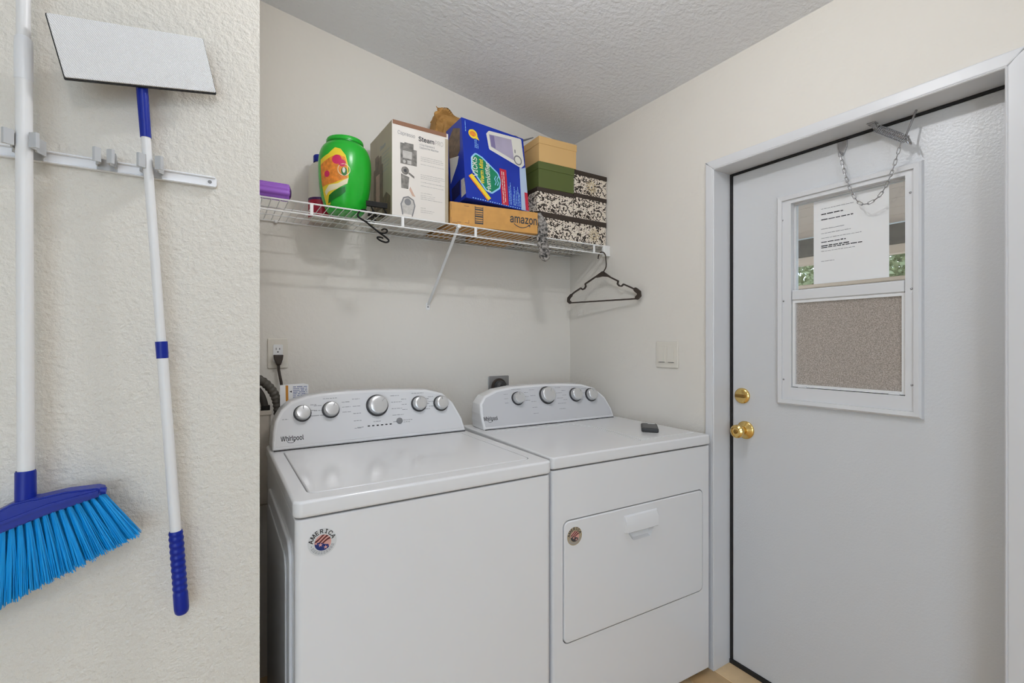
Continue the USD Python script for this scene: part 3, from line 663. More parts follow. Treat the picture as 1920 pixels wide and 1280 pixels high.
# small dark gadget lying on the dryer
gx = rotm(math.degrees(DR)) @ np.array([0.600, 0.180, 0]) + [DXo, DYo, 0.9146]
GADG = mat('charcoal_plastic', (0.10, 0.10, 0.104), 0.5)
gd = thing('clip_box', 'small dark grey plastic box with a white mark, lying on the dryer top', 'box', gx, R=rotm(46.2))
gp = Polygon([(-0.066, -0.030), (0.060, -0.034), (0.066, 0.030), (-0.058, 0.034)]).buffer(-0.008).buffer(0.008)
obj('case', prism(gp, 0, 0.015, 0.004, I0), DARKP, gd)
obj('cover', prism(gp.buffer(-0.006), 0.0145, 0.0170, 0.002, I0), GADG, gd)
obj('mark', bx(0.040, 0.048, -0.024, 0.004, 0.0168, 0.0174), PAPER, gd, smooth=False)

# ------------------------------------------------------------------ behind the machines
oy = YB
ot = thing('wall_outlet', 'almond double power outlet on the back wall above the washer', 'outlet', (0.1964, oy, 1.2212))
bk = lambda v: np.c_[v[:, 0], oy - v[:, 2], v[:, 1]]
obj('cover_plate', prism(rrect(0.1614, 0.2314, 1.1640, 1.2790, 0.004), 0, 0.006, 0.003, bk), ALMOND, ot)
rc = obj('receptacle', prism(rrect(0.1797, 0.2131, 1.1880, 1.2550, 0.003), 0.0055, 0.0085, 0.001, bk), WHITEP, ot)
for a, z, w, h in ((0.1905, 1.2385, .0022, .0085), (0.2025, 1.2385, .0022, .0070)):
    obj('slot', prism(sbox(a - w / 2, z - h / 2, a + w / 2, z + h / 2), 0.0084, 0.0088, 0, bk), INK, rc, smooth=False)
obj('ground_hole', prism(Point(0.1964, 1.2270).buffer(0.0027), 0.0084, 0.0088, 0, bk), INK, rc, smooth=False)
pg = thing('power_plug', 'dark brown power plug and cord in the outlet above the washer', 'plug', (0.1964, oy - 0.0095, 1.2))
pz = lambda v: np.c_[v[:, 0], oy - 0.0095 - v[:, 2], v[:, 1]]
obj('plug_body', prism(Polygon([(0.1795, 1.2165), (0.2135, 1.2165), (0.2115, 1.200), (0.2045, 1.178), (0.1895, 1.178), (0.1820, 1.200)]).buffer(-.003).buffer(.003), 0, 0.024, 0.004, pz), BROWNP, pg)
obj('cord', tube(curve([(0.197, oy - 0.021, 1.182), (0.199, oy - 0.023, 1.150), (0.205, oy - 0.03, 1.115), (0.209, oy - 0.04, 1.05), (0.212, oy - 0.03, 0.9), (0.212, oy - 0.03, 0.5)], 30), 0.0052, 8), BROWNP, pg)
do2 = thing('dryer_outlet', 'steel dryer outlet plate with a dark plug, half hidden behind the dryer console', 'outlet', (1.1758, oy, 1.04))
obj('cover_plate', prism(rrect(1.118, 1.2336, 0.984, 1.0995, 0.005), 0, 0.007, 0.003, bk), STEEL, do2)
obj('receptacle', lathe([(0, 0.016), (0.038, 0.016), (0.042, 0.012), (0.043, 0.0065), (0, 0.0065)], 32, (1.1758, oy, 1.045), (0, -1, 0)), BROWNP, do2)
obj('plug_body', [lathe([(0, 0.045), (0.020, 0.044), (0.030, 0.036), (0.034, 0.0165), (0, 0.0165)], 24, (1.1758, oy, 1.045), (0, -1, 0)), tube(curve([(1.176, oy - .035, 1.04), (1.17, oy - .05, 1.0), (1.15, oy - .05, .8), (1.15, oy - .04, .4)], 20), 0.011, 10)], DARKP, do2)
ob = thing('washer_box', 'beige plastic supply box on the wall behind the washer', 'supply box', (0.12, 1.9, 0.8))
obj('box_shell', bx(0.0745, 0.158, 1.835, 1.90, 0.70, 1.026, 0.006), BEIGE, ob)
obj('box_lip', bx(0.0745, 0.1605, 1.832, 1.836, 1.012, 1.028, 0.001), BEIGE, ob)
hs = thing('drain_hose', 'ribbed grey-brown drain hose arching up behind the washer, outermost of the two hoses', 'hose', (0.13, 1.87, 1.0))
hp = curve([(0.0935, 1.868, 1.140), (0.118, 1.868, 1.136), (0.150, 1.866, 1.112), (0.174, 1.862, 1.073), (0.183, 1.86, 1.03), (0.184, 1.868, 0.96), (0.184, 1.885, 0.80)], 150)
obj('hose', tube(hp, 0.0155 + 0.0012 * np.sin(np.arange(150) * 1.15), 14), RUBBER, hs)
hs2 = thing('fill_hose', 'dark inner water hose curving under the grey-brown hose behind the washer', 'hose', (0.10, 1.87, 1.0))
obj('hose', tube(curve([(0.0885, 1.848, 1.116), (0.108, 1.848, 1.108), (0.130, 1.848, 1.078), (0.140, 1.848, 1.04), (0.142, 1.849, 1.027)], 50), 0.0115, 12), RUBBERD, hs2)
obj('coupling', tube([(0.142, 1.849, 1.027), (0.142, 1.849, 1.044)], 0.0145, 10), IRON, hs2)
tg = thing('warning_tag', 'white care tag with an orange band sticking up behind the washer console', 'tag', (0.23, 1.825, 1.0))
tgp = lambda v: np.c_[v[:, 0], 1.8315 - v[:, 2], v[:, 1]]
obj('tag_sheet', prism(Polygon([(0.186, 0.98), (0.279, 0.98), (0.2785, 1.112), (0.262, 1.117), (0.236, 1.1125), (0.186, 1.1135)]), 0, 0.0008, 0, tgp), PAPER, tg, smooth=False)
obj('orange_band', prism(Polygon([(0.2045, 1.056), (0.2125, 1.056), (0.2120, 1.1115), (0.2035, 1.112)]), 0.0008, 0.0012, 0, tgp), AMBER, tg, smooth=False)
obj('tag_symbol', prism(Polygon([(0.2160, 1.089), (0.2235, 1.0925), (0.2235, 1.0855)]), 0.0008, 0.0012, 0, tgp), INK, tg, smooth=False)
obj('tag_print', bars([(0.2275, 1.06 + i * 0.0062, 0.046) for i in range(8)], tgp, z=0.0008, h=0.0038, seed=8), TAGTXT, tg, smooth=False, kind='stuff')

# light switch
sw = thing('light_switch', 'almond double rocker light switch on the wall beside the door casing', 'light switch', (XR, 1.3556, 1.2085))
sr = lambda v: np.c_[XR - v[:, 2], v[:, 0], v[:, 1]]
obj('cover_plate', prism(rrect(1.2975, 1.4137, 1.1555, 1.2665, 0.004), 0, 0.006, 0.003, sr), ALMOND, sw)
for yc_ in (1.3800, 1.3320):
    r_ = obj('rocker_frame', prism(rrect(yc_ - 0.0175, yc_ + 0.0175, 1.1775, 1.2475, 0.002), 0.0055, 0.0070, 0.0005, sr), ALMOND, sw)
    obj('rocker', hull(sr(np.array([(yc_ + s_ * 0.0155, z, d) for s_ in (-1, 1) for z, d in ((1.1805, 0.006), (1.1805, 0.0115), (1.212, 0.0085), (1.245, 0.0078), (1.245, 0.006))], float))), ALMOND, r_, smooth=10)
    obj('rocker_gap_shade', prism(sbox(yc_ - 0.0155, 1.1782, yc_ + 0.0155, 1.1800), 0.0068, 0.0075, 0, sr), INK, r_, smooth=False)  # thin dark line painted as the shade below the rocker

# ------------------------------------------------------------------ tools on the wing wall
rl = thing('tool_rail', 'white metal tool rail with spring clips screwed to the wing wall', 'tool rail', (-0.35, YW, 1.575))
wl = lambda v: np.c_[v[:, 0], YW - v[:, 2], v[:, 1]]
obj('rail_channel', [prism(rrect(-0.80, -0.0005, 1.5655, 1.5860, 0.006), 0, 0.007, 0.0015, wl), bx(-0.80, -0.003, YW - 0.0105, YW - 0.006, 1.5820, 1.5860, 0.0015), bx(-0.80, -0.003, YW - 0.0095, YW - 0.006, 1.5655, 1.5685, 0.0012)], ALU, rl)
obj('screw', lathe([(0, 0.0092), (0.0028, 0.0088), (0.0034, 0.007), (0, 0.007)], 12, (-0.0125, YW, 1.5755), (0, -1, 0)), GREYP, rl)
def clip(x, y, r):
    """two bent jaws round a pole of radius r at (x, y)"""
    base = sbox(x - 0.014, YW - 0.0115, x + 0.014, YW - 0.0070)
    c_ = obj('clip_base', ext(base, 0.019, lambda v: v + [0, 0, 1.5665]), CLIPG, rl, smooth=False)
    for s_ in (-1, 1):
        a = [(x + s_ * 0.012, YW - 0.009), (x + s_ * (r + 0.009), YW - 0.022)]
        a += [(x + s_ * (r + 0.0035) * math.cos(t), y - (r + 0.0035) * math.sin(t)) for t in np.linspace(-0.5, 0.85, 7)]
        a += [(x + s_ * (r + 0.0075), y - r - 0.006), (x + s_ * (r + 0.0105), y - r - 0.0035)]
        p = LineString(a).buffer(0.0011, cap_style='flat', join_style='round')
        obj('clip_jaw', ext(p, 0.024, lambda v: v + [0, 0, 1.5715]), CLIPG, c_, smooth=30)
BY, MY = 1.052, 1.062
clip(-0.262, BY, 0.0105); clip(-0.1655, 1.066, 0.0035); clip(-0.1012, MY, 0.0078)
br = thing('broom', 'broom with a white pole, dark blue head and bright blue bristles', 'broom', (-0.262, BY, 1.0))
obj('pole', tube([(-0.2595, BY, 1.030), (-0.2622, BY, 1.742)], 0.0103, 20), WHITEP, br)
obj('upper_pole', tube([(-0.2624, BY, 1.738), (-0.2632, BY, 2.05)], 0.0086, 20), WHITEP, br)
obj('pole_sleeve', lathe([(0.0103, 0), (0.0112, 0.002), (0.0112, 0.058), (0.0105, 0.066), (0.0088, 0.069)], 24, (-0.2621, BY, 1.680), (-0.003, 0, 1)), ALU, br)
hd = Polygon([(-0.1640, 1.0160), (-0.1720, 1.0195), (-0.2100, 1.0195), (-0.2440, 1.0145), (-0.2490, 1.0150), (-0.2720, 1.0110), (-0.2900, 1.0005), (-0.3300, 0.9840), (-0.3560, 0.9640), (-0.3600, 0.9520), (-0.3520, 0.9430), (-0.2880, 0.9660), (-0.2300, 0.9870), (-0.1690, 1.0040), (-0.1630, 1.0085)]).buffer(-0.002).buffer(0.002)
xz = lambda y: (lambda v: np.c_[v[:, 0], y - v[:, 2], v[:, 1]])
def bevelled(poly, d0, d1, b, to):
    ms = [ext(poly, d1 - d0 - 2 * b, lambda v: to(v + [0, 0, d0 + b]))]
    ms += [ext(poly.buffer(-b * 0.6), d1 - d0, lambda v: to(v + [0, 0, d0]))]
    return ms
hb = obj('broom_head', bevelled(hd, -0.017, 0.019, 0.004, xz(BY)), BLUEP, br, label='dark blue plastic broom head')
obj('head_ridge', ext(LineString([(-0.3500, 0.9560), (-0.2900, 0.9820), (-0.2300, 1.0020), (-0.1700, 1.0130)]).buffer(0.0025), 0.004, lambda v: xz(BY)(v + [0, 0, 0.018])), BLUEP, hb)
obj('hanging_nub', tube([(-0.1670, BY - 0.012, 1.0130), (-0.1590, BY - 0.012, 1.0125)], 0.006, 12), BLUEP, hb)
obj('socket', lathe([(0.0112, 0.066), (0.0125, 0.064), (0.0128, 0.02), (0.0145, 0.006), (0.018, -0.012), (0, -0.012)], 28, (-0.2598, BY, 0.992), (-0.003, 0, 1)), BLUEP, br)
rb = np.random.default_rng(5)
for row, yo in enumerate((-0.012, -0.004, 0.004, 0.012)):
    for i in range(20):
        t = (i + (0.5 if row % 2 else 0)) / 19.5
        root = np.array([-0.1690 + t * (-0.3530 + 0.1690), BY + yo, 1.0075 + t * (0.9440 - 1.0075)])
        tipx = root[0] + 0.0475 - t * 0.083
        tip = np.array([tipx, BY + yo * 1.5, 0.928 + (tipx + 0.1215) * 0.447])
        V, Fc = [], []
        for k in range(46):
            a = rb.uniform(0, 2 * math.pi); q = math.sqrt(rb.uniform())
            o0 = root + [0.0026 * q * math.cos(a), 0.0026 * q * math.sin(a), 0.002]
            o1 = tip + [0.0072 * q * math.cos(a) + rb.normal(0, .0012), 0.0055 * q * math.sin(a) + rb.normal(0, .0012), rb.normal(0, 0.0022)]
            md = (o0 + o1) / 2 + rb.normal(0, .0006, 3)
            b = len(V)
            for c_, w in ((o0, .00075), (md, .00080), (o1, .00055)):
                for j in range(3):
                    V.append(c_ + [w * math.cos(j * 2.094), w * math.sin(j * 2.094), 0])
            for sgm in range(2):
                for j in range(3):
                    A_, B_ = b + sgm * 3 + j, b + sgm * 3 + (j + 1) % 3
                    Fc += [(A_, B_, B_ + 3), (A_, B_ + 3, A_ + 3)]
        obj('bristle_tuft', trimesh.Trimesh(V, Fc, process=False), BRISTLE, br, smooth=False)
# flat mop, hung head up
mp = thing('flat_mop', 'flat mop hung head up with a grey-white pad and a blue-gripped white pole', 'mop', (-0.1, MY, 1.6))
MR, MO = rotm(10.018, 1.153, -13.165), np.array([-0.2100, 1.0317, 1.6881])
mh = lambda v: MO + np.asarray(v, float) @ MR.T
hx = lambda v: mh(np.c_[v[:, 0], -v[:, 2], v[:, 1]])
obj('mop_plate', prism(rrect(0.0, 0.2178, 0.0, 0.0990, 0.002), -0.0045, 0.0005, 0.0008, hx), BLACK, mp, label='dark plate edge behind the mop pad')
obj('mop_pad', prism(rrect(0.0012, 0.2166, 0.0022, 0.0980, 0.0025), 0.0, 0.0035, 0.001, hx), PAD, mp, label='grey-white woven pad')
p0, p1 = np.array([-0.1155, MY, 1.745]), np.array([-0.0554, MY, 0.763])
pt = lambda z: p0 + (p1 - p0) * (p0[2] - z) / (p0[2] - p1[2])
bj = mh(np.array([[0.0985, 0.016, 0.045]]))[0]
obj('swivel_joint', [tube([bj, (bj + pt(1.742)) / 2, pt(1.735)], [0.007, 0.0065, 0.0075], 12)], BLUEP, mp)
dirp = p1 - p0
def seg(nm, za, zb, ra, rb_, m, **kw):
    return obj(nm, tube([pt(za), pt(zb)], [ra, rb_], 20), m, mp, **kw)
seg('neck_grip', 1.738, 1.628, 0.0090, 0.0082, BLUEP, label='dark blue neck of the mop pole')
seg('inner_pole', 1.630, 1.262, 0.0073, 0.0073, WHITEP)
seg('lock_collar', 1.264, 1.234, 0.0095, 0.0092, BLUEP)
seg('outer_pole', 1.236, 0.915, 0.0085, 0.0088, WHITEP)
zs_ = np.linspace(0.917, 0.772, 60)
rr_ = 0.0112 + np.where(np.arange(60) < 48, 0.0007 * np.sin(np.arange(60) * 1.35), 0.0006); rr_[:2] = 0.0102, 0.0108
zs_ = np.r_[zs_, 0.766, 0.7625, 0.761]; rr_ = np.r_[rr_, 0.0108, 0.0080, 0.003]
obj('hand_grip', tube([pt(z) for z in zs_], rr_, 20), BLUEP, mp, smooth=50, label='ribbed dark blue hand grip')

# ------------------------------------------------------------------ wire shelf
SY, SZ, SB = 1.7062, 1.7297, YB - 0.004
sh = thing('wire_shelf', 'white wire shelf across the alcove above the washer and dryer', 'shelf', (0.85, 1.86, SZ))
def rod(nm, a, b, r=0.0028, n=8):
    return obj(nm, tube([a, b], r, n), WIREW, sh)
xs0, xs1 = XW + 0.003, XR - 0.003
rod('front_rod', (xs0, SY, SZ), (xs1, SY, SZ), 0.0030)
rod('lower_front_rod', (xs0, SY, SZ - 0.038), (xs1, SY, SZ - 0.038), 0.0030)
rod('rear_rod', (xs0, SB - 0.003, SZ - 0.0045), (xs1, SB - 0.003, SZ - 0.0045))
rod('middle_rod', (xs0, 1.808, SZ - 0.0045), (xs1, 1.808, SZ - 0.0045), 0.0022)
rod('middle_rod', (xs0, 1.910, SZ - 0.0045), (xs1, 1.910, SZ - 0.0045), 0.0022)
x = 0.098
while x < xs1 - 0.012:
    rod('cross_wire', (x, SY, SZ - 0.0002), (x, SB - 0.002, SZ - 0.0002), 0.0015, 6)
    x += 0.0254
for x in (0.2694, 0.585, 0.8902, 1.205, 1.527):
    obj('rod_spacer', bx(x - 0.0055, x + 0.0055, SY - 0.0034, SY + 0.0020, SZ - 0.040, SZ + 0.0015, 0.001), WIREW, sh)
for a, b in ((XW + 0.0005, XW + 0.043), (XR - 0.042, XR - 0.0005)):
    e = obj('end_bracket', [bx(a, b, SY - 0.006, SY + 0.010, SZ - 0.048, SZ + 0.004, 0.002)], WIREW, sh)
for x in (0.19, 0.63, 1.10, 1.48):
    obj('wall_clip', [bx(x - 0.006, x + 0.006, SB - 0.010, SB + 0.003, SZ - 0.012, SZ - 0.001, 0.002)], WIREW, sh)
ba, bb = np.array([0.8145, SY + 0.002, SZ - 0.006]), np.array([0.8070, YB - 0.003, 1.432])
n1 = np.cross(bb - ba, [1, 0, 0]); n1 /= np.linalg.norm(n1)
bar = hull([p + s1 * np.array([0.0055, 0, 0]) + s2 * n1 * 0.0018 for p in (ba, bb) for s1 in (-1, 1) for s2 in (-1, 1)])
bc = obj('brace', [bar, bx(0.8065, 0.8225, SY - 0.006, SY + 0.009, SZ - 0.010, SZ - 0.004, 0.001), bx(0.8085, 0.8205, SY - 0.0065, SY - 0.0035, SZ - 0.012, SZ + 0.003, 0.001)], WIREW, sh, label='diagonal white brace under the shelf')
obj('brace_foot', prism(rrect(0.7985, 0.8155, 1.410, 1.442, 0.003), 0, 0.003, 0.001, bk), WIREW, bc)
obj('screw', lathe([(0, 0.0048), (0.003, 0.0045), (0.0038, 0.003), (0, 0.003)], 10, (0.807, YB, 1.424), (0, -1, 0)), GREYP, bc)

# ------------------------------------------------------------------ things on the shelf
ST = SZ + 0.0032      # top of the wires
# purple pack
pp = thing('bag_roll', 'shiny purple plastic pack lying at the left end of the wire shelf', 'plastic pack', (0.14, 1.742, ST))
a_ = np.linspace(0, 2 * np.pi, 60, endpoint=False)
prof = 0.0300 * (1 + 0.055 * np.cos(9 * a_)) * (1 - 0.10 * np.abs(np.sin(a_)) ** 3)
def pack(x0, x1, k=1.0):
    V, Fc = [], []
    for xx, s_ in ((x0, .80), (x0 + .004, .97), (x1 - .01, 1.0), (x1 - .003, .96), (x1, .82)):
        V += [(xx, 1.742 + s_ * k * p * math.cos(q), ST + 0.0305 + s_ * k * p * math.sin(q)) for p, q in zip(prof, a_)]
    for i in range(4):
        for j in range(60):
            A_, B_ = i * 60 + j, i * 60 + (j + 1) % 60
            Fc += [(A_, B_, B_ + 60), (A_, B_ + 60, A_ + 60)]
    V += [(x0, 1.742, ST + .0305), (x1, 1.742, ST + .0305)]
    for j in range(60):
        Fc += [(300, (j + 1) % 60, j), (301, 240 + j, 240 + (j + 1) % 60)]
    m = trimesh.Trimesh(V, Fc, process=False); m.fix_normals(); return m
obj('pack_body', pack(0.078, 0.205), PURPLE, pp, smooth=60)
obj('tucked_end', lathe([(0, 0.006), (0.012, 0.005), (0.024, 0.0), (0.0262, -0.004), (0, -0.004)], 28, (0.2055, 1.742, ST + 0.030), (1, 0, 0)), PURPLED, pp)
# white bottle
bt = thing('bleach_bottle', 'cream bottle with a blue cap and red label half hidden behind the green tub', 'bottle', (0.340, 1.940, ST))
obj('bottle_body', lathe([(0, 0), (0.040, 0), (0.0445, 0.005), (0.0450, 0.02), (0.0450, 0.175), (0.043, 0.195), (0.034, 0.212), (0.022, 0.222), (0.0175, 0.226), (0.0175, 0.234), (0, 0.234)], 40, (0.340, 1.940, ST)), BOTTLE, bt)
obj('cap', lathe([(0.0195, 0.222), (0.0205, 0.224), (0.0205, 0.246), (0.018, 0.2495), (0, 0.2495)], 32, (0.333, 1.940, ST)), BLUEP, bt)
obj('red_label', lathe([(0.0452, 0.006), (0.0456, 0.007), (0.0456, 0.070), (0.0452, 0.071)], 40, (0.340, 1.940, ST)), BOTRED, bt)
obj('label_band', lathe([(0.0453, 0.0705), (0.0457, 0.071), (0.0457, 0.079), (0.0453, 0.0795)], 40, (0.340, 1.940, ST)), PURPLED, bt)
# green tub
TX, TY = 0.3990, 1.800
tb = thing('detergent_tub', 'bright green rounded laundry detergent tub with a colourful label', 'detergent tub', (TX, TY, ST))
tprof = np.array([(0, 0), (0.052, 0), (0.060, 0.003), (0.070, 0.018), (0.080, 0.050), (0.0875, 0.090), (0.0908, 0.125), (0.0922, 0.155), (0.0918, 0.185), (0.0878, 0.213), (0.0790, 0.235), (0.0695, 0.246), (0.0655, 0.2495), (0.064, 0.251)])
obj('tub_body', lathe(curve(np.c_[tprof[1:], np.zeros(13)], 60)[:, :2].tolist()[::1] and np.vstack([[0, 0], curve(np.c_[tprof[1:], np.zeros(13)], 60)[:, :2], [0, 0.251]]), 56, (TX, TY, ST)), TUB, tb, smooth=50)
obj('tub_lid', lathe([(0, 0.250), (0.0635, 0.250), (0.0635, 0.2535), (0.0650, 0.255), (0.0650, 0.2635), (0.0625, 0.2685), (0.055, 0.2705), (0.05, 0.269), (0, 0.269)], 56, (TX, TY, ST)), TUB, tb, smooth=40)
obj('neck_ring', lathe([(0.0630, 0.2490), (0.0655, 0.2500), (0.0655, 0.2515), (0.0630, 0.2530)], 56, (TX, TY, ST)), TUBD, tb)
def wrap(poly, off):
    """a flat label outline (arc length s, height z) wrapped on the tub; s = 0 faces -y, negative to the left"""
    ms = []
    for g in getattr(poly, 'geoms', [poly]):
        v, f = trimesh.creation.triangulate_polygon(g, engine='earcut')
        v, f = trimesh.remesh.subdivide_to_size(np.c_[v, np.zeros(len(v))], f, 0.008)[:2]
        ms.append(trimesh.Trimesh(v, f, process=False))
    m = trimesh.util.concatenate(ms); v = np.array(m.vertices)
    r = np.interp(v[:, 1], tprof[:, 1][1:], tprof[:, 0][1:]) + off + 0.0012
    a = v[:, 0] / 0.092
    q = trimesh.Trimesh(np.c_[TX + r * np.sin(a), TY - r * np.cos(a), ST + v[:, 1]], m.faces, process=False)
    return q if q.face_normals[:, 1].mean() < 0 or True else q
LB = Polygon([(-0.118, 0.020), (-0.118, 0.175), (-0.105, 0.180), (-0.080, 0.190), (-0.055, 0.212), (-0.035, 0.207), (-0.018, 0.185), (-0.010, 0.150), (-0.008, 0.110), (-0.012, 0.088), (-0.060, 0.062), (-0.075, 0.050), (-0.090, 0.018)])
obj('label_base', wrap(LB, 0.0), YELLOW, tb, smooth=True)
obj('label_fruit', wrap(Polygon([(-0.117, 0.080), (-0.117, 0.155), (-0.090, 0.168), (-0.062, 0.180), (-0.040, 0.184), (-0.020, 0.178), (-0.013, 0.140), (-0.012, 0.106), (-0.060, 0.088)]), 0.0006), ORANGE, tb, smooth=True)
obj('label_bloom', wrap(unary_union([Point(-0.047, 0.168).buffer(0.016), Point(-0.030, 0.156).buffer(0.012), Point(-0.085, 0.120).buffer(0.011)]), 0.0012), MAGENTA, tb, smooth=True)
obj('label_band', wrap(Polygon([(-0.104, 0.062), (-0.080, 0.082), (-0.045, 0.086), (-0.008, 0.108), (-0.012, 0.088), (-0.050, 0.068), (-0.085, 0.060), (-0.100, 0.048)]), 0.0012), CREAM, tb, smooth=True)
obj('label_leaf', wrap(Polygon([(-0.100, 0.022), (-0.085, 0.048), (-0.060, 0.062), (-0.020, 0.078), (-0.018, 0.060), (-0.040, 0.045), (-0.080, 0.028)]), 0.0012), TUBD, tb, smooth=True)
obj('label_ring', wrap(Point(-0.024, 0.134).buffer(0.021).difference(Point(-0.024, 0.134).buffer(0.0185)), 0.0012), CREAM, tb, smooth=True)
obj('label_spot', wrap(affinity.scale(Point(-0.023, 0.128).buffer(0.012), .8, 1.2), 0.0014), TUBD, tb, smooth=True)
obj('label_spark', wrap(affinity.scale(Point(-0.024, 0.132).buffer(0.006), .8, 1.6), 0.0018), OFFW, tb, smooth=True)
# iron scroll bracket
ir = thing('scroll_bracket', 'black wrought iron scroll bracket lying on the shelf and poking out below its edge', 'iron bracket', (0.46, 1.70, 1.70))
ARM = curve([(0.500, 1.790, ST + 0.005), (0.470, 1.745, ST + 0.005), (0.440, 1.717, ST + 0.004), (0.421, 1.694, 1.7044), (0.4415, 1.692, 1.6926), (0.462, 1.690, 1.6780), (0.4812, 1.690, 1.6652), (0.5006, 1.690, 1.6527), (0.5219, 1.690, 1.6395), (0.528, 1.690, 1.6318), (0.5219, 1.690, 1.6259), (0.5067, 1.690, 1.6264), (0.4916, 1.690, 1.6322), (0.4856, 1.690, 1.6389), (0.4916, 1.690, 1.6411), (0.5052, 1.690, 1.6367)], 90)
obj('scroll_arm', tube(ARM, 0.0032, 8), IRON, ir)
obj('small_scroll', tube(curve([(0.4812, 1.6885, 1.6652), (0.4916, 1.6885, 1.6576), (0.5067, 1.6885, 1.6564), (0.5188, 1.6885, 1.6609), (0.5219, 1.6885, 1.6674), (0.5158, 1.6885, 1.6719), (0.5067, 1.6885, 1.6707), (0.5006, 1.6885, 1.6662)], 40), 0.0028, 8), IRON, ir)
obj('mount_plate', hull([(x, y, z) for x, y in ((0.452, 1.712), (0.530, 1.712), (0.528, 1.722), (0.458, 1.724)) for z in (ST + 0.022, ST + 0.040)]), IRON, ir)
for pts in ([(0.470, 1.718, ST + 0.026), (0.482, 1.720, ST + 0.004), (0.505, 1.77, ST + 0.004)], [(0.515, 1.718, ST + 0.026), (0.530, 1.722, ST + 0.004)]):
    obj('plate_leg', tube(pts, 0.0028, 8), IRON, ir)
for pts in ([(0.505, 1.80, ST + .004), (0.488, 1.835, ST + .004), (0.500, 1.868, ST + .004), (0.522, 1.862, ST + .004), (0.520, 1.836, ST + .004), (0.506, 1.838, ST + .004)], [(0.470, 1.742, ST + .004), (0.498, 1.735, ST + .004), (0.520, 1.752, ST + .004), (0.510, 1.775, ST + .004), (0.494, 1.764, ST + .004)]):
    obj('deck_scroll', tube(curve(pts, 30), 0.0032, 8), IRON, ir)
obj('deck_bar', bx(0.474, 0.486, 1.716, 1.775, ST + 0.0005, ST + 0.006, 0.001), IRON, ir)

def carton(name, label, cat, W, H, D, loc, R, m, group=None):
    t = thing(name, label, cat, loc, R, group=group)
    return t, obj('carton', bx(0, W, 0, D, 0, H, 0.0012), m, t, smooth=False)
FRONT = plane((0, 0, 0), (1, 0, 0), (0, 0, 1))
def flat(t, nm, poly, m, z, to=FRONT, d=0.0004, **kw):
    return obj(nm, ext(poly, d, lambda v: to(v + [0, 0, z])), m, t, smooth=False, **kw)
# espresso machine box
EW, EH, ED = 0.228, 0.352, 0.262
eb, ec = carton('espresso_box', 'tall white espresso machine box with grey appliance pictures on its front', 'box', EW, EH, ED, (0.5451, 1.7055, ST), rotm(1.88), BOXW)
flat(eb, 'taupe_side', sbox(0.003, 0.003, ED - 0.003, EH - 0.003), BOXSIDE, 0.0001, plane((0, ED, 0), (0, -1, 0), (0, 0, 1)), label='taupe printed side of the box')
SIDE = plane((0, ED, 0), (0, -1, 0), (0, 0, 1))
flat(eb, 'side_picture', unary_union([sbox(0.055, 0.055, 0.155, 0.215), sbox(0.075, 0.215, 0.105, 0.262), sbox(0.118, 0.205, 0.138, 0.250)]).buffer(0.006), PHOTO1, 0.0006, SIDE)
flat(eb, 'side_picture', sbox(0.085, 0.07, 0.120, 0.185).buffer(0.006), PHOTO3, 0.0011, SIDE)
flat(eb, 'side_picture', Polygon([(0.150, 0.01), (0.245, 0.01), (0.245, 0.075), (0.20, 0.10), (0.165, 0.085)]), PHOTO1, 0.0011, SIDE)
obj('lettering', [text('Steam', 0.016, SIDE, 0.125, 0.278, 0.0005, True, z=0.0005)], MARK, eb, smooth=False)
obj('side_print', bars([(0.15, 0.255 - i * 0.014, 0.085 - 0.012 * (i % 3)) for i in range(6)], SIDE, z=0.0005, h=0.003, seed=2), MARK, eb, smooth=False, kind='stuff')
flat(eb, 'flap_edge', sbox(0.002, 0.336, EW - 0.008, 0.3515), BOXTOP, 0.0002, label='brown torn edge along the top of the box')
flat(eb, 'side_strip', sbox(EW - 0.014, 0.001, EW - 0.0005, 0.33), BOXSIDE, 0.0001)
obj('lettering', text('Capresso', 0.0135, FRONT, 0.020, 0.303, 0.0005, width=0.068, rot=-1, z=0.0002), MARK, eb, smooth=False)
obj('lettering', text('Steam', 0.0165, FRONT, 0.102, 0.296, 0.0005, True, width=0.064, z=0.0002), INK, eb, smooth=False)
obj('lettering', text('PRO', 0.0165, FRONT, 0.170, 0.296, 0.0005, width=0.034, z=0.0002), PHOTO4, eb, smooth=False)
for tx_, z_, w_ in (('4 Cup Espresso &', 0.280, 0.062), ('Cappuccino Machine', 0.269, 0.078)):
    obj('lettering_small', text(tx_, 0.0075, FRONT, 0.107, z_, 0.0004, width=w_, z=0.0002), MARK, eb, smooth=False)
obj('front_print', bars([(0.112, z, w) for z, w in ((0.236, .088), (0.229, .094), (0.222, .094), (0.208, .098), (0.168, .098), (0.161, .102), (0.154, .080), (0.140, .10), (0.126, .095), (0.099, .048), (0.090, .06), (0.083, .056), (0.076, .09), (0.042, .02), (0.033, .056), (0.026, .05))], FRONT, z=0.0002, h=0.0022, seed=4), PHOTO4, eb, smooth=False, kind='stuff')
flat(eb, 'product_picture', sbox(0.032, 0.196, 0.096, 0.256), PHOTO2, 0.0002)
flat(eb, 'product_picture', unary_union([sbox(0.032, 0.250, 0.052, 0.272), sbox(0.048, 0.252, 0.082, 0.276)]).buffer(0.001), PHOTO2, 0.0003)
flat(eb, 'product_picture', sbox(0.040, 0.218, 0.076, 0.246), PHOTO4, 0.0008)
flat(eb, 'product_picture', unary_union([Point(0.046, 0.205).buffer(0.006), sbox(0.058, 0.198, 0.074, 0.212)]), PHOTO4, 0.0008)
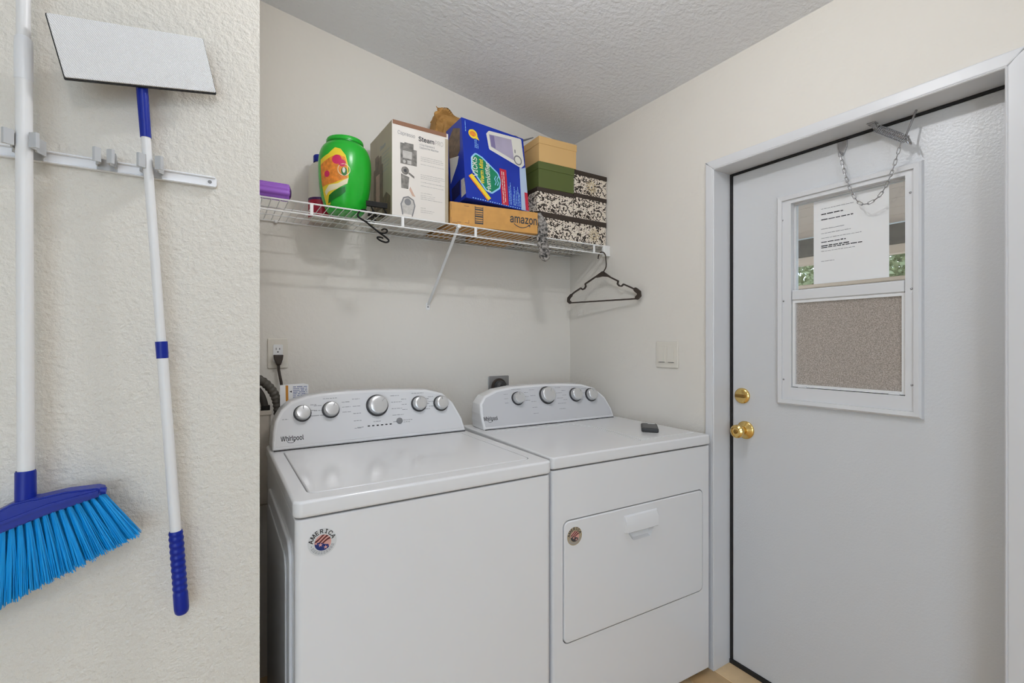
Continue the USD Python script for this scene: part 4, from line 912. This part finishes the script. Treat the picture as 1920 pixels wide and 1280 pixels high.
flat(eb, 'product_picture', unary_union([Point(0.050, 0.172).buffer(0.015), Polygon([(0.035, 0.105), (0.062, 0.105), (0.066, 0.150), (0.034, 0.158)]), Polygon([(0.062, 0.162), (0.086, 0.148), (0.086, 0.156), (0.066, 0.168)])]), PHOTO2, 0.0002)
flat(eb, 'product_picture', Polygon([(0.070, 0.115), (0.090, 0.080), (0.078, 0.082), (0.066, 0.104)]), PHOTO3, 0.0002)
flat(eb, 'product_picture', Point(0.050, 0.172).buffer(0.006), INK, 0.0008)
ring_ = LineString([(0.040, 0.008), (0.034, 0.045), (0.044, 0.070), (0.062, 0.076), (0.082, 0.066), (0.088, 0.045), (0.078, 0.006)]).buffer(0.0022)
flat(eb, 'product_picture', Polygon([(0.040, 0.012), (0.036, 0.045), (0.046, 0.068), (0.062, 0.073), (0.080, 0.064), (0.085, 0.045), (0.077, 0.010)]), PHOTO4, 0.0002)
flat(eb, 'product_picture', unary_union([ring_, Point(0.060, 0.056).buffer(0.0125)]), GREYP, 0.0008)
# shipping box (open-topped side shows a smile logo)
AW, AH, AD = 0.396, 0.0925, 0.165
ab, ac = carton('shipping_box', 'flat brown cardboard shipping box with a smile logo under the blue box', 'cardboard box', AW, AH, AD, (0.7852, 1.7235, ST), rotm(-6.74), KRAFT)
obj('lettering', text('amazon', 0.0335, FRONT, 0.262, 0.0385, 0.0004, True, width=0.128, z=0.0001), INK, ab, smooth=False)
arc = LineString([(0.283 + q * 0.072, 0.033 - 0.014 * math.sin(q * math.pi) ** .8 - 0.004 * q + 0.005 * q) for q in np.linspace(0, 1, 20)]).buffer(0.0016)
flat(ab, 'smile_logo', unary_union([arc, Polygon([(0.346, 0.033), (0.360, 0.036), (0.357, 0.022), (0.354, 0.0295)])]), INK, 0.0001)
flat(ab, 'barcode_label', unary_union([sbox(0.105, 0.014, 0.1055 + .002, 0.086), sbox(0.140, 0.014, 0.142, 0.086)] + [sbox(0.106, 0.014 + i * 0.0092, 0.141, 0.014 + i * 0.0092 + (0.0035 if i % 3 else .006)) for i in range(8)]), INK, 0.0001)
flat(ab, 'corner_marks', unary_union([sbox(0.030, 0.012, 0.046, 0.0138), sbox(0.062, 0.012, 0.080, 0.0138), sbox(0.0785, 0.012, 0.080, 0.025), sbox(0.06, 0.080, 0.08, 0.082), sbox(0.004, 0.01, 0.0055, 0.03), sbox(0.004, 0.06, 0.0055, 0.085), sbox(0.008, 0.008, 0.03, 0.0095)]), BOXTOP, 0.0001)
# blue humidifier box, leaning back on its side
BW, BH, BD = 0.326, 0.341, 0.125
HR = rotm(6.0, -7.1, 0.4)
hb_, hc_ = carton('humidifier_box', 'large blue humidifier box leaning back on the flat cardboard box', 'box', BW, BH, BD, (0.8445, 1.6975, 1.8425), HR, BLUEBOX)
flat(hb_, 'product_picture', Polygon([(0.120, 0.305), (0.135, 0.322), (0.312, 0.335), (0.320, 0.215), (0.300, 0.196), (0.130, 0.238)]).buffer(-0.008).buffer(0.008), OFFW, 0.0002, label='picture of a white humidifier')
flat(hb_, 'product_picture', Polygon([(0.134, 0.306), (0.255, 0.316), (0.262, 0.222), (0.140, 0.252)]), LAV, 0.0007)
flat(hb_, 'product_picture', Polygon([(0.138, 0.303), (0.160, 0.305), (0.164, 0.249), (0.142, 0.2545)]), LAVD, 0.0012)
flat(hb_, 'product_picture', Point(0.284, 0.228).buffer(0.0225).difference(Point(0.284, 0.228).buffer(0.0165)), GREYP, 0.0007)
flat(hb_, 'product_picture', sbox(0.268, 0.258, 0.274, 0.274), GREYP, 0.0007)
flat(hb_, 'product_picture', unary_union([affinity.scale(Point(0.052, 0.283).buffer(0.022), 1, .9), Polygon([(0.06, 0.268), (0.082, 0.262), (0.07, 0.285)])]), YELLOW, 0.0002)
flat(hb_, 'product_picture', affinity.scale(Point(0.051, 0.283).buffer(0.014), 1.1, .8), ORANGE, 0.0007)
pick = Polygon([(0.036, 0.128), (0.038, 0.178), (0.058, 0.200), (0.090, 0.190), (0.165, 0.140), (0.180, 0.108), (0.170, 0.075), (0.128, 0.045), (0.100, 0.052)]).buffer(-0.012).buffer(0.016)
flat(hb_, 'logo_border', pick, LBLUE, 0.0002)
flat(hb_, 'logo_field', pick.buffer(-0.007), GREENP, 0.0007)
def uptext(t_, h_, x_, y_, w_):
    m_ = meshkit.text_mesh(t_, h_, 0.0004, True)
    m_.vertices[:, 0] *= w_ / m_.extents[0]
    m_.apply_transform(trimesh.transformations.rotation_matrix(math.pi / 2, [0, 0, 1]))
    m_.apply_translation([x_, y_, 0.0012])
    return trimesh.Trimesh(FRONT(np.array(m_.vertices)), m_.faces, process=False)
obj('lettering', uptext('VICKS', 0.0235, 0.062, 0.098, 0.084), OFFW, hb_, smooth=False)
obj('lettering', uptext('Humidifier', 0.0215, 0.124, 0.046, 0.128), OFFW, hb_, smooth=False)
obj('lettering', uptext('Warm Mist', 0.0185, 0.092, 0.075, 0.106), YELLOW, hb_, smooth=False)
flat(hb_, 'steam_mark', unary_union([LineString([(0.148 + i * .012, 0.085), (0.155 + i * .012, 0.098), (0.147 + i * .012, 0.110), (0.155 + i * .012, 0.124)]).buffer(0.0018) for i in range(2)]), LBLUE, 0.0012)
flat(hb_, 'yellow_banner', Polygon([(0.020, 0.098), (0.034, 0.108), (0.122, 0.020), (0.108, 0.010)]), YELLOW, 0.0013)
flat(hb_, 'yellow_banner_edge', Polygon([(0.016, 0.094), (0.021, 0.098), (0.109, 0.010), (0.104, 0.006)]), ORANGE, 0.0013)
flat(hb_, 'red_banner', sbox(0.178, 0.006, 0.214, 0.166), RED, 0.0002)
obj('banner_print', bars([(0.192, 0.014 + i * 0.0001, 0.0) for i in range(0)] or [(0.02, -0.200, 0.135), (0.012, -0.190, 0.145)], plane((0, 0, 0), (0, 0, 1), (-1, 0, 0)), z=0.0007, h=0.0036, seed=6), OFFW, hb_, smooth=False, kind='stuff')
obj('panel_print', bars([(0.014, -0.224, 0.08), (0.014, -0.232, 0.10), (0.014, -0.245, 0.05), (0.014, -0.252, 0.085), (0.014, -0.262, 0.07), (0.014, -0.272, 0.09), (0.014, -0.280, 0.06), (0.225, -0.060, 0.035), (0.225, -0.067, 0.040), (0.225, -0.074, 0.02), (0.285, -0.018, 0.045)], plane((0, 0, 0), (0, 0, 1), (-1, 0, 0)), z=0.0003, h=0.0028, seed=9), LBLUE, hb_, smooth=False, kind='stuff')
flat(hb_, 'pale_edge', Polygon([(0.284, 0.002), (0.3255, 0.002), (0.3255, 0.205), (0.306, 0.196), (0.290, 0.196)]), PALEB, 0.0002)
flat(hb_, 'red_tag', sbox(0.308, 0.004, 0.3255, 0.086), RED, 0.0007)
flat(hb_, 'bottom_print', unary_union([sbox(0.03 + i * .012, 0.004, 0.036 + i * .012, 0.0075) for i in range(22)]), LBLUE, 0.0002)
BS = plane((0, BD, 0), (0, -1, 0), (0, 0, 1))
flat(hb_, 'side_picture', Polygon([(0.015, 0.19), (0.05, 0.17), (0.10, 0.21), (0.11, 0.30), (0.06, 0.325), (0.015, 0.29)]), PHOTO1, 0.0002, BS)
flat(hb_, 'side_picture', Polygon([(0.015, 0.10), (0.075, 0.16), (0.09, 0.19), (0.02, 0.21)]), OFFW, 0.0007, BS)
flat(hb_, 'side_picture', Polygon([(0.02, 0.02), (0.08, 0.03), (0.09, 0.09), (0.02, 0.075)]), NAVY, 0.0007, BS)
flat(hb_, 'side_picture', Polygon([(0.09, 0.012), (0.125, 0.018), (0.12, 0.085), (0.095, 0.085)]), PHOTO4, 0.0007, BS)
# crumpled kraft bag behind
def crumple(m, amp, sc, seed):
    v = np.array(m.vertices); n = np.array(m.vertex_normals)
    d = meshkit.noise(v * sc, seed) - 0.5
    m.vertices = v + n * (d * amp)[:, None]
    return m
kb_ = thing('kraft_bag', 'crumpled open brown paper bag between the white box and the blue box', 'paper bag', (0.84, 1.945, ST))
bag = bx(0.790, 0.905, 1.905, 1.995, ST + 0.004, 2.215)
bag = bag.subdivide_to_size(0.014)
def bagtop(m, zt):
    v = np.array(m.vertices)
    k = v[:, 2] > 2.20
    v[k, 2] += 0.05 * (meshkit.noise(np.c_[v[k, 0] * 22, v[k, 1] * 22, v[k, 0] * 0], 3) - 0.25) + np.where(v[k, 0] < 0.85, 0.022, 0.0)
    v[:, 0] += (v[:, 2] - 2.1).clip(0) * 0.15
    m.vertices = v
    return m
obj('bag_body', crumple(bagtop(bag, 0), 0.010, 28, 4), KRAFTD, kb_, smooth=20)
def flap(pts, y, lean, amp, seed, m):
    e = ext(Polygon(pts), 0.005, lambda v: np.c_[v[:, 0], y - v[:, 2] - (v[:, 1] - 2.2) * lean, v[:, 1]])
    q = trimesh.Trimesh(*trimesh.remesh.subdivide_to_size(e.vertices, e.faces, 0.014)[:2], process=True)
    return crumple(q, amp, 45, seed)
obj('torn_flap', flap([(.786, 2.12), (.803, 2.222), (.786, 2.246), (.801, 2.256), (.793, 2.274), (.826, 2.265), (.838, 2.272), (.872, 2.256), (.905, 2.252), (.937, 2.226), (.930, 2.12)], 1.904, .25, 0.020, 6, KRAFTD), KRAFTD, kb_, smooth=False)
obj('torn_flap', flap([(.818, 2.10), (.836, 2.205), (.850, 2.236), (.880, 2.226), (.918, 2.222), (.930, 2.10)], 1.900, .02, 0.014, 8, KRAFTD), KRAFTD, kb_, smooth=False)
obj('folded_lip', crumple(hull([(0.846, 1.893, 2.15), (0.925, 1.893, 2.15), (0.915, 1.935, 2.225), (0.850, 1.935, 2.240), (0.86, 1.905, 2.215), (0.92, 1.905, 2.200)]).subdivide_to_size(0.012), 0.014, 40, 9), KRAFTD, kb_, smooth=15)
obj('lilac_print', hull([(0.845, 1.8850, 2.120), (0.912, 1.8845, 2.115), (0.908, 1.8825, 2.195), (0.866, 1.8825, 2.205), (0.845, 1.8885, 2.120), (0.912, 1.8885, 2.115), (0.908, 1.8865, 2.195), (0.866, 1.8865, 2.205)]), LILAC, kb_, smooth=False)
# plain carton hidden behind the blue box, with the nozzle on it
hc = thing('plain_carton', 'plain cardboard carton standing behind the blue box', 'cardboard box', (1.09, 1.95, ST))
obj('carton', bx(0.99, 1.200, 1.905, 2.000, ST, 2.212, 0.0015), KRAFT, hc, smooth=False)
obj('tape_strip', bx(1.08, 1.11, 1.9045, 2.0005, 2.0, 2.2125), TAPE, hc, smooth=False)
nz = thing('spray_nozzle', 'small dark grey plastic nozzle with a thin spout on top of the boxes', 'nozzle', (1.225, 1.93, 2.212))
obj('nozzle_body', [lathe([(0, 0), (0.016, 0), (0.018, 0.004), (0.015, 0.012), (0.016, 0.020), (0.012, 0.028), (0, 0.031)], 24, (1.232, 1.925, 2.2125)), tube(curve([(1.196, 1.918, 2.236), (1.212, 1.92, 2.245), (1.235, 1.925, 2.243), (1.255, 1.928, 2.240)], 14), [0.005, 0.008, 0.010, 0.012, 0.0125, 0.013, 0.013, 0.0125, 0.012, 0.0115, 0.011, 0.0105, 0.010, 0.009], 14)], GREYP, nz)
obj('spout', tube(curve([(1.25, 1.928, 2.242), (1.285, 1.93, 2.258), (1.330, 1.932, 2.280)], 10), np.linspace(0.006, 0.0022, 10), 10), GREYP, nz)
obj('nozzle_collar', tube([(1.226, 1.921, 2.236), (1.238, 1.925, 2.236)], 0.0135, 14), STEEL, nz)

# lidded storage boxes
def lidbox(name, label, loc, yaw, W, H, D, m, mlid, lid, over=0.0022, group=None, medal=None):
    t = thing(name, label, 'storage box', loc, rotm(yaw), group=group)
    obj('box_body', bx(0.001, W - 0.001, 0.0012, D - 0.001, 0, H - 0.003, 0.001), m, t, smooth=False)
    l = obj('lid', bx(-over + .001, W + over - .001, -over + 0.0012, D + over - .001, H - lid, H, 0.0012), mlid, t, smooth=False)
    if medal:
        petals = unary_union([affinity.rotate(affinity.scale(Point(medal, (H - lid) * .5 + 0.022).buffer(0.0045), .55, 3.2), k * 30, origin=(medal, (H - lid) * .5)) for k in range(12)])
        flat(t, 'flower_print', petals.intersection(sbox(0.004, 0.004, W - .004, H - lid - .003)), CREAMB, -0.0012 + 0.0002)
    return t
CREAMB = mat('print_sand', lin((196, 178, 142)), 0.5)
G = 'patterned storage boxes on the shelf'
lidbox('patterned_box', 'wide bottom storage box in brown and cream scroll pattern, directly on the shelf', (1.2250, 1.7200, ST), 0, 0.3930, 0.1160, 0.262, DAMASK, DKBROWN, 0.0235, group=G, medal=0.315)
lidbox('patterned_box', 'brown and cream patterned box under the green box', (1.2080, 1.7215, ST + 0.1165), 0, 0.2050, 0.1080, 0.25, DAMASK, DKBROWN, 0.0190, group=G)
lidbox('patterned_box', 'brown and cream patterned box at the wall, between the bottom and the top patterned boxes', (1.4170, 1.7205, ST + 0.1165), 0, 0.2030, 0.1160, 0.25, DAMASK, DKBROWN, 0.0190, group=G)
lidbox('patterned_box', 'topmost brown and cream patterned box against the right wall', (1.4190, 1.7205, ST + 0.2330), 0, 0.2030, 0.1080, 0.25, DAMASK, DKBROWN, 0.0210, group=G, medal=0.105)
lidbox('green_box', 'olive green lidded cardboard box under the tan box', (1.2160, 1.7240, ST + 0.2250), -2.0, 0.1980, 0.1160, 0.17, OLIVE, OLIVE, 0.0330)
lidbox('tan_box', 'tan lidded cardboard box on top of the green box', (1.2190, 1.7250, ST + 0.3415), -2.5, 0.2085, 0.1130, 0.165, TANB, TANB, 0.0330)

# grey knit glove hanging over the shelf edge
gl = thing('knit_glove', 'mottled grey knitted glove hanging over the front edge of the shelf', 'glove', (1.21, 1.69, 1.74))
def blob(chain, flat_y=0.55, fine=0.006):
    ms = []
    for (p, r), (q, s) in zip(chain[:-1], chain[1:]):
        a = m3.Manifold.sphere(r, 20).scale((1, flat_y, 1)).translate(p); b = m3.Manifold.sphere(s, 20).scale((1, flat_y, 1)).translate(q)
        ms.append(m3.Manifold.batch_hull([a, b]))
    u = m3.Manifold.batch_boolean(ms, m3.OpType.Add).refine_to_length(fine).to_mesh()
    m = trimesh.Trimesh(u.vert_properties[:, :3], u.tri_verts, process=True)
    trimesh.smoothing.filter_taubin(m, iterations=12)
    return m
cuff = blob([((1.199, 1.692, 1.818), 0.014), ((1.206, 1.690, 1.800), 0.020), ((1.215, 1.689, 1.780), 0.021), ((1.205, 1.688, 1.745), 0.020)])
hand = blob([((1.206, 1.688, 1.752), 0.020), ((1.204, 1.686, 1.725), 0.024), ((1.212, 1.685, 1.690), 0.026), ((1.219, 1.685, 1.655), 0.029), ((1.220, 1.685, 1.645), 0.026)])
thumb = blob([((1.221, 1.686, 1.775), 0.012), ((1.229, 1.684, 1.758), 0.010), ((1.226, 1.684, 1.735), 0.008)])
obj('cuff', crumple(cuff, 0.008, 90, 2), KNIT, gl, smooth=60)
obj('hand', crumple(hand, 0.009, 80, 3), KNIT, gl, smooth=60)
obj('thumb', crumple(thumb, 0.006, 90, 5), KNIT, gl, smooth=60)

# clothes hanger on the lower front rod
hg = thing('clothes_hanger', 'dark brown plastic clothes hanger hooked on the right end of the shelf', 'hanger', (1.575, 1.7062, 1.58))
hc0, hd_ = np.array([1.575, 1.7062, 0]), np.array([-0.03, 0.223, 0]) / 0.225
hn = np.array([hd_[1], -hd_[0], 0])
hto = lambda v: hc0 + v[:, :1] * hd_ + v[:, 1:2] * np.array([0, 0, 1.0]) + (v[:, 2:3] - 0.0035) * hn
outer = [(-0.005, 1.600), (0.044, 1.5812), (0.1033, 1.5560), (0.1005, 1.5425), (0.1090, 1.5330), (0.1215, 1.5300), (0.1330, 1.5380), (0.1777, 1.5200), (0.2120, 1.5000)]
left = LineString(outer).buffer(0.0032)
right = LineString([(-0.005, 1.600), (-0.0409, 1.5790), (-0.0990, 1.5500), (-0.0960, 1.5370), (-0.1060, 1.5270), (-0.1190, 1.5245), (-0.1300, 1.5325), (-0.1750, 1.5120), (-0.2080, 1.4950)]).buffer(0.0032)
barp = LineString([(0.205, 1.4680), (-0.208, 1.4600)]).buffer(0.0032)
endl = LineString([(0.2000, 1.5060), (0.2180, 1.4920), (0.2190, 1.4780), (0.2080, 1.4705)]).buffer(0.0075)
endr = LineString([(-0.1960, 1.5020), (-0.2140, 1.4880), (-0.2160, 1.4740), (-0.2040, 1.4650)]).buffer(0.0095)
yoke = Polygon([(0.046, 1.5830), (-0.004, 1.6060), (-0.012, 1.6060), (-0.052, 1.5780), (-0.038, 1.5760), (-0.004, 1.5810), (0.030, 1.5790)])
obj('hanger_body', ext(unary_union([left, right, barp, endl, endr, yoke]), 0.007, hto), BROWNP, hg, smooth=20)
hk = curve([(-0.008, 1.600), (-0.016, 1.6080), (-0.0270, 1.6240), (-0.0270, 1.6600), (-0.0230, 1.6830), (-0.012, 1.6960), (0.002, 1.6995), (0.0150, 1.6920), (0.0200, 1.6800), (0.0215, 1.6700)], 40)
obj('hook', tube(hto(np.c_[hk[:, :2], np.full(40, 0.0035)]), 0.0029, 10), BROWNP, hg)
